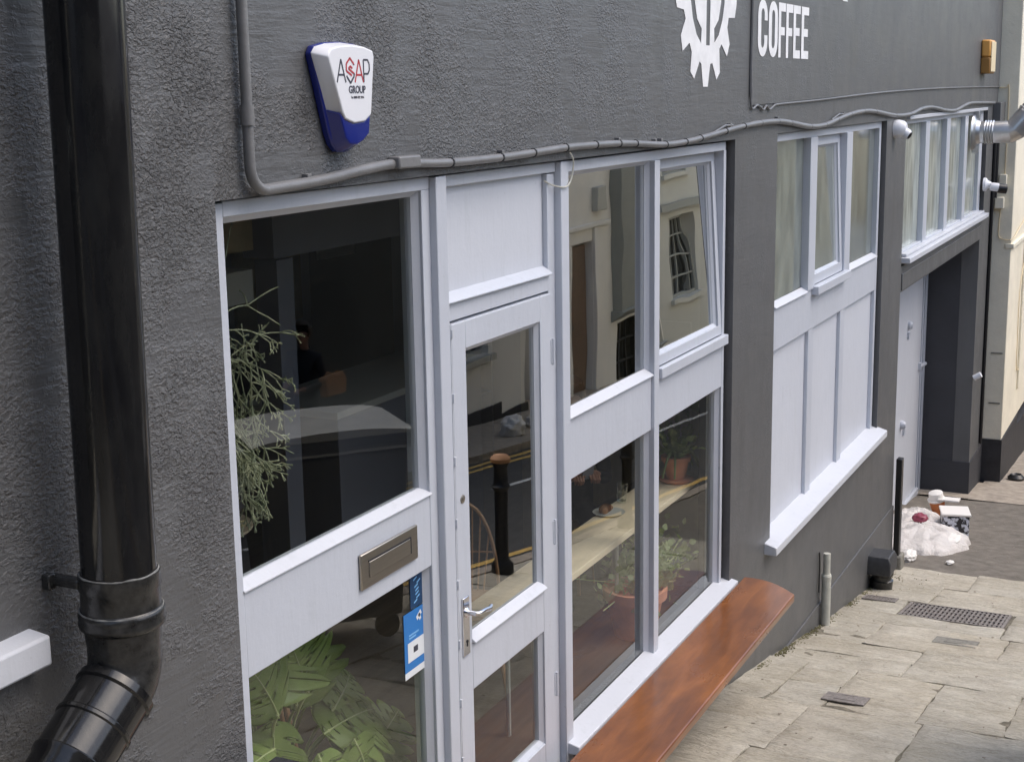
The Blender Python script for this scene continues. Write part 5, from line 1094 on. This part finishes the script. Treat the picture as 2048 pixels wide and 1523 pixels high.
b = MB(); b.lathe([(.17, 0), (.17, .03)], (7.75, 1.00, .26), n=20)
t = thing('bar_stool', 'round wooden stool under the person at the window bar', 'stool', (7.75, 1.0, RZ0))
mk('seat', b, M['chair'], t, smooth=True)
for q in range(4):
    a = q*PI/2+.78; b = MB(); b.tube([(7.75+.12*math.cos(a), 1.0+.12*math.sin(a), .26), (7.75+.18*math.cos(a), 1.0+.18*math.sin(a), RZ0)], .012, 8); mk('leg', b, M['chair'], t)

# mistletoe cactus hanging inside the left window
random.seed(5)
t = thing('hanging_cactus', 'trailing jungle cactus hanging behind the left edge of the left window', 'hanging plant', (3.30, .24, 2.2))
b = MB()
def twig(p, d, L_, r, depth):
    p = Vector(p); d = Vector(d).normalized(); pts = [p.copy()]; n = 5
    for k in range(n):
        d = (d+rv()*.10+Vector((0, 0, -.07 if depth else -.03))).normalized(); p = p+d*L_/n; pts.append(p.copy())
    if any(q.y < .06 for q in pts): pts = [Vector((q.x, max(q.y, .06), q.z)) for q in pts]
    b.tube(pts, [r]*(n)+[r*.7], 6)
    if depth > 0:
        for _ in range(random.choice((2, 3, 3))): twig(pts[-1], d+rv()*.8, L_*random.uniform(.42, .75), r*.93, depth-1)
    elif random.random() < .5: b.lathe([(r*1.3, -.003), (r*1.6, 0), (r*.8, .004)], pts[-1], (0, 0, 1), 6)
for (x, z, dx, dz, L_, dep) in ((3.30, 2.26, .5, .5, .20, 1), (3.30, 2.24, .8, .9, .30, 0), (3.27, 2.22, .3, 1, .22, 0), (3.33, 2.20, .7, .3, .2, 1), (3.28, 2.18, .9, .1, .16, 4), (3.30, 2.15, 1, -.2, .14, 4),
        (3.30, 2.10, 1, .05, .18, 3), (3.38, 2.11, .6, -1, .13, 4), (3.42, 2.08, .3, -1, .12, 4), (3.36, 2.03, .2, -1, .15, 4), (3.30, 2.00, .5, -.8, .13, 4), (3.34, 1.97, .3, -1, .16, 4), (3.26, 2.04, .6, -.6, .14, 4),
        (3.30, 1.92, .5, -1, .13, 4), (3.26, 1.90, .3, -1, .15, 4), (3.34, 1.86, .4, -.8, .12, 4), (3.28, 1.97, .8, -.4, .18, 3), (3.24, 1.84, .4, -1, .12, 3), (3.40, 2.12, .9, -.5, .12, 4), (3.45, 2.0, .4, -.8, .10, 4), (3.38, 1.92, .6, -.6, .12, 4), (3.30, 1.78, .5, -1, .10, 3)):
    for rep in range(2 if dep > 1 else 1): twig((x+.02*rep, .20+random.uniform(-.06, .08), z-.03*rep), (dx, random.uniform(-.2, .2), dz), L_, .0024, dep)
mk('stems', b, M['cactus'], t, smooth=True)
b = MB(); b.lathe([(.06, 0), (.10, .10), (.105, .12), (.09, .12)], (3.24, .24, 2.08), n=20); mk('pot', b, M['soil'], t, smooth=True)

# monstera
def monstera_leaf(mb, rib, P, tip, nrm, L_, seed):
    P = Vector(P); d = Vector(tip).normalized(); nrm = Vector(nrm); s = d.cross(nrm).normalized(); u = s.cross(d).normalized(); rnd = random.Random(seed)
    N = 72
    def half(sg):
        out = []; off = rnd.random()*.5
        for i in range(N+1):
            tt = i/N; wdt = .56*L_*(math.sin(PI*min(1, (tt*.93+.07))**.72)**.85)
            cut = 1.0; ph = (tt*4.2+off) % 1.0; lobe = min(ph, 1-ph)
            if .14 < tt < .93: cut = (.34+.2*((tt*7.7) % 1)) if lobe < .06 else .86+.22*min(1, (lobe-.045)*3.2)
            out.append((tt, wdt*cut))
        return out
    def pt(tt, lat, sg):
        x = tt*L_ - .10*L_*math.sin(tt*2.2)*0
        droop = -.22*L_*(tt-.25)**2*1.6; fold = -.42*abs(lat)**1.5/(L_**.5)
        sweep = lat*.45+lat*lat/L_*.35
        q_ = P+d*(x*.95-.08*L_+sweep*.75)+s*sg*lat+u*(droop+fold+.004*math.sin(tt*15)*abs(lat)/L_*2); q_.y = max(q_.y, .062+.02*(q_.z-.4)); return q_
    for sg in (-1, 1):
        h = half(sg)
        for i in range(N):
            a, b_ = h[i], h[i+1]; K = 5
            for k in range(K):
                q = [pt(a[0], a[1]*k/K, sg), pt(b_[0], b_[1]*k/K, sg), pt(b_[0], b_[1]*(k+1)/K, sg), pt(a[0], a[1]*(k+1)/K, sg)]
                mb.add(q, [(0, 1, 2, 3) if sg > 0 else (3, 2, 1, 0)])
    rib.tube([pt(i/10, 0, 1)+u*.002 for i in range(11)], [.0038-.00028*i for i in range(11)], 6)
t = thing('monstera', 'large split leaf green plant behind the lower left pane', 'potted plant', (3.95, .42, -.1))
mk('pot', pot((3.95, .45, -.155), .20, .30, M['terracotta']), M['int_grey'], t, smooth=True)
specs = [((3.62, .34, .90), (.65, .25, .35), (-.55, -.6, .75), .34), ((3.72, .34, .74), (-.10, -.05, -1), (-.25, -1, .5), .28), ((4.00, .30, .62), (.9, -.15, .05), (-.35, -.7, 1), .27),
         ((3.95, .40, .72), (.25, .05, .95), (-.75, -.6, .3), .25), ((4.12, .44, .70), (.5, .2, .4), (-.5, -.7, .5), .20), ((3.55, .22, .76), (-.6, -.1, .1), (-.1, -.6, 1), .22),
         ((3.83, .24, .55), (-.4, -.2, -.5), (-.2, -.7, 1), .25), ((4.06, .26, .50), (.6, -.2, -.55), (-.2, -.8, .9), .25), ((4.18, .36, .58), (.75, 0, -.25), (-.3, -.7, .9), .22), ((3.50, .35, .96), (-.5, .2, .4), (-.3, -.8, .5), .26),
         ((3.74, .46, .90), (.3, .3, .5), (-.5, -.8, .4), .26), ((4.26, .48, .46), (.8, .1, -.3), (-.3, -.7, .8), .24), ((3.60, .18, .62), (.5, -.1, -.6), (-.1, -.9, .6), .24), ((3.90, .20, .42), (.4, -.1, -.3), (-.2, -.6, 1), .24),
         ((4.16, .22, .36), (.7, -.1, .1), (-.3, -.6, 1), .22), ((3.66, .28, .50), (-.5, -.1, .2), (-.1, -.7, .9), .22), ((3.88, .30, .82), (-.2, .1, .8), (-.6, -.7, .3), .22), ((4.02, .20, .58), (.3, -.1, -.8), (-.3, -.9, .4), .22), ((3.76, .18, .64), (.2, -.1, -.9), (-.2, -.9, .3), .22), ((4.28, .30, .42), (.5, -.1, .3), (-.4, -.7, .6), .20), ((4.10, .34, .66), (.8, .1, .3), (-.4, -.8, .5), .20), ((3.64, .26, .84), (-.3, 0, .6), (-.4, -.8, .4), .22)]
stm = MB()
for i, (p, d, nr, L_) in enumerate(specs):
    b = MB(); r_ = MB(); monstera_leaf(b, r_, p, d, nr, L_*1.22, i); lf = mk('leaf', b, M['leaf'], t, smooth=False)
    bm = bmesh.new(); bm.from_mesh(lf.data); bmesh.ops.remove_doubles(bm, verts=bm.verts, dist=.0002); bm.to_mesh(lf.data); bm.free()
    lf.data.polygons.foreach_set('use_smooth', [True]*len(lf.data.polygons))
    so = lf.modifiers.new('t', 'SOLIDIFY'); so.thickness = .0012
    mk('midrib', r_, M['leafrib'], lf, smooth=True)
    c0 = Vector((3.95, .45, .13)); p = Vector(p); stm.tube(bez(c0, (c0+p)/2+Vector((0, .1, .12)), p, 8), .006, 6)
mk('stems', stm, M['leafrib'], t, smooth=True)

# ------------------------------------------------------------------ other side of the street (seen in the glass)
def facade(name, label, x0, x1, z1, mat, holes=(), yf=-7.7, d=7):
    t = thing(name, label, 'building', ((x0+x1)/2, yf, g((x0+x1)/2)))
    m_ = MB(); wall_with_holes(m_, x0, x1, g(x1)-1.2, z1, list(holes), yf-.25, yf); m_.box(x0, x1, yf-d, yf-.26, g(x1)-1.2, z1); mk('wall', m_, mat, t)
    m_ = MB(); m_.add([(x0, yf+.25, z1), (x1, yf+.25, z1), (x1, yf-d*.5, z1+1.2), (x0, yf-d*.5, z1+1.2), (x0, yf-d, z1), (x1, yf-d, z1)], [(0,1,2,3),(3,2,5,4),(0,3,4),(1,5,2),(0,4,5,1)]); mk('roof', m_, M['roof'], t)
    return t
def op_window(par, x0, x1, z0, z1, nx, nz, yf=-7.7, frame='int_white'):
    f = MB(); f.box(x0, x1, yf-.18, yf-.10, z0, z0+.06); f.box(x0, x1, yf-.18, yf-.10, z1-.06, z1); f.box(x0, x0+.06, yf-.18, yf-.10, z0+.06, z1-.06); f.box(x1-.06, x1, yf-.18, yf-.10, z0+.06, z1-.06)
    for i in range(1, nx): x = x0+(x1-x0)*i/nx; f.box(x-.02, x+.02, yf-.17, yf-.12, z0+.06, z1-.06)
    for i in range(1, nz): z = z0+(z1-z0)*i/nz; f.box(x0+.06, x1-.06, yf-.168, yf-.122, z-.018, z+.018)
    w_ = mk('window', f, M[frame], par)
    p = MB(); p.box(x0+.02, x1-.02, yf-.20, yf-.185, z0+.02, z1-.02); mk('pane', p, M['winblack'], w_)
    s = MB(); s.box(x0-.12, x1+.12, yf-.12, yf+.10, z0-.10, z0-.002); mk('window_sill', s, M['int_white'], w_)
o1 = facade('dark_building', 'dark rendered building opposite, reflected in the left window', 1.0, 12.4, 2.9, M['opp_dark'], [(6, 7.4, .5, 1.9)])
op_window(o1, 6, 7.4, .5, 1.9, 3, 4)
o0 = facade('shading_block', 'tall dark block added out of view uphill to shade the left end of the wall', -30, 1.0, 9, M['opp_dark'], [(-3, -1.6, 2.0, 4.0), (-7, -5.6, 2.4, 4.4)])  # unseen, added to block sky light from the wall's left end
op_window(o0, -3, -1.6, 2.0, 4.0, 3, 4); op_window(o0, -7, -5.6, 2.4, 4.4, 3, 4)
o15 = facade('dark_building', 'lower dark shop building opposite beside the cream gable', 12.4, 17.9, 2.8, M['opp_dark'])
o2 = facade('cream_gable_house', 'cream rendered house opposite with a stepped dark base', 17.9, 21.35, 3.2, M['cream2'], [(18.2, 20.0, -1.2, .6)])
op_window(o2, 18.2, 20.0, -1.2, .6, 5, 3)
b = MB(); b.box(17.88, 20.34, -7.69, -7.66, -4, -2.06); b.box(20.34, 21.37, -7.69, -7.66, -4, -2.27); mk('plinth', b, M['plinth'], o2)
o3 = facade('door_house', 'pale house opposite with a brown door and bell box', 22.6, 25.25, 4.0, M['cream2'], [(23.35, 24.45, -2.75, .17)])
b = MB(); b.box(23.47, 24.37, -7.86, -7.80, -2.75, .10); b.box(23.6, 24.25, -7.80, -7.785, -1.2, -.1); b.box(23.6, 24.25, -7.80, -7.785, -2.5, -1.5); mk('door', b, M['doorbrown'], o3, bevel=.01)
b = MB(); b.lathe([(.05, 0), (.05, .05)], (23.6, -7.80, -1.35), (0, 1, 0), 12); mk('door_knob', b, M['black'], o3)
b = MB(); b.box(23.0, 25.2, -7.70, -7.62, .42, .50); b.box(23.15, 23.34, -7.70, -7.64, -2.7, .40); b.box(24.46, 24.62, -7.70, -7.64, -2.7, .40); mk('door_surround', b, M['cream2'], o3, bevel=.01)
b = MB(); b.box(24.40, 24.93, -7.70, -7.56, .70, 1.16); mk('bell_box', b, M['int_white'], o3, bevel=.02)
o4 = facade('bay_house', 'grey stone fronted house opposite with a gridded window', 25.25, 27.4, 4.2, M['cream2'], [(25.65, 26.95, -2.9, -1.55)])
op_window(o4, 25.65, 26.95, -2.9, -1.55, 3, 3, frame='black')
b = MB(); b.box(25.4, 26.8, -7.70, -7.50, -1.3, 4.1); b.add([(25.3,-7.7,-1.5),(26.95,-7.7,-1.5),(26.95,-7.4,-1.3),(25.3,-7.4,-1.3),(25.3,-7.7,-1.28),(26.95,-7.7,-1.28),(26.95,-7.4,-1.28),(25.3,-7.4,-1.28)], [(0,1,2,3),(4,7,6,5),(0,4,5,1),(1,5,6,2),(2,6,7,3),(3,7,4,0)]); mk('bay', b, M['greywin'], o4, bevel=.02)
hs = []
for i in range(4):
    for z in (-.6, 2.0): hs.append((28.1+i*3.4, 29.7+i*3.4, z, z+1.7))
o5 = facade('white_house', 'long white rendered house opposite with rows of small paned windows', 27.4, 42, 5.0, M['int_white'], hs)
for h in hs: op_window(o5, *h, 4, 4, frame='greywin')
b = MB(); b.box(27.4, 42, -7.7, -7.55, 1.25, 1.4); mk('string_course', b, M['greywin'], o5)
# things on the far kerb and near kerb
for i, x in enumerate((10.25, 13.2, 16.4)):
    t = thing('bollard', ('black cast iron bollard reflected in the door glass', 'black cast iron bollard by the kerb, next down the hill', 'black cast iron bollard by the kerb, farthest down the hill')[i], 'bollard', (x, -2.66, g(x)), group='black bollards along the near kerb')
    b = MB(); b.lathe([(.095, 0), (.095, .08), (.07, .11), (.06, .14), (.056, .72), (.075, .74), (.078, .76), (.06, .78), (.055, .92), (.07, .94), (.07, .96)], (x, -2.66, g(x)), n=20); mk('shaft', b, M['black'], t, smooth=True)
    b = MB(); b.lathe([(.072, .962), (.085, .97), (.085, .995), (.06, 1.02), (.01, 1.03)], (x, -2.66, g(x)), n=20); mk('cap', b, M['tan'] if i == 0 else M['black'], t, smooth=True)
t = thing('wheelie_bin', 'large black four wheeled bin at the kerb, reflected in the left window', 'bin', (7.0, -2.35, g(7)))
bz = g(7.2)+.0; BA = math.radians(41.5)
def binp(mb):
    mb.v = [tuple(rotz(p, BA)+Vector((7.30, -2.42, bz))) for p in mb.v]; return mb
b = MB(); b.add([(-.42,-.28,.16),(.42,-.28,.16),(.42,.28,.16),(-.42,.28,.16),(-.47,-.33,1.27),(.47,-.33,1.27),(.47,.33,1.27),(-.47,.33,1.27)], [(0,3,2,1),(4,5,6,7),(0,1,5,4),(1,2,6,5),(2,3,7,6),(3,0,4,7)]); mk('tub', binp(b), M['binlid'], t, bevel=.03)
b = MB(); b.box(-.51, .51, -.37, .37, 1.275, 1.365); mk('rim', binp(b), M['binlid'], t, bevel=.015)
b = MB(); b.box(-.61, -.515, -.25, -.02, 1.28, 1.33); b.box(-.61, -.515, .02, .25, 1.28, 1.33); mk('grip', binp(b), M['binlid'], t, bevel=.015)
b = MB(); b.box(-.505, .505, .3705, .3725, 1.275, 1.292); mk('rim_edge', binp(b), M['lidtop'], t); b = MB(); n_ = 18; v = []
for i in range(n_+1):
    q = i/n_; v += [(-.52+1.04*q, -.375, 1.370+.05*math.sin(PI*q)**.6), (-.52+1.04*q, .375, 1.370+.05*math.sin(PI*q)**.6)]
b.add(v, [(2*i, 2*i+1, 2*i+3, 2*i+2) for i in range(n_)]+[tuple(range(0, 2*n_+1, 2)), tuple(range(2*n_+1, 0, -2)), (0, 2*n_, 2*n_+1, 1)]); mk('lid', binp(b), M['lidtop'], t)
b = MB(); b.box(-.42, -.2, .371, .374, 1.315, 1.327); b.box(.0, .40, .371, .374, 1.315, 1.327); mk('handle_slot', binp(b), M['black'], t)
for x in (-.33, .33):
    for y in (-.2, .2): b = MB(); b.lathe([(.08, -.02), (.085, 0), (.08, .02)], (x, y, .085), (0, 1, 0), 14); mk('wheel', binp(b), M['black'], t)
for i, (x, y, s, m_) in enumerate(((18.9, -6.75, .26, 'lidw'), (17.2, -6.85, .24, 'stoneblock'), (19.8, -6.8, .2, 'bag'))):
    blob('rubbish_sack', (x, y, g(x)+s*.45), (s, s*.7, s*.75), M[m_], i+4.0, .3, 4, s*.45, ('white rubbish sack on the far pavement nearest the bollards', 'grey rubbish sack on the far pavement, leftmost in the door glass', 'pale rubbish sack on the far pavement beside the cream house corner')[i], 'rubbish sack')
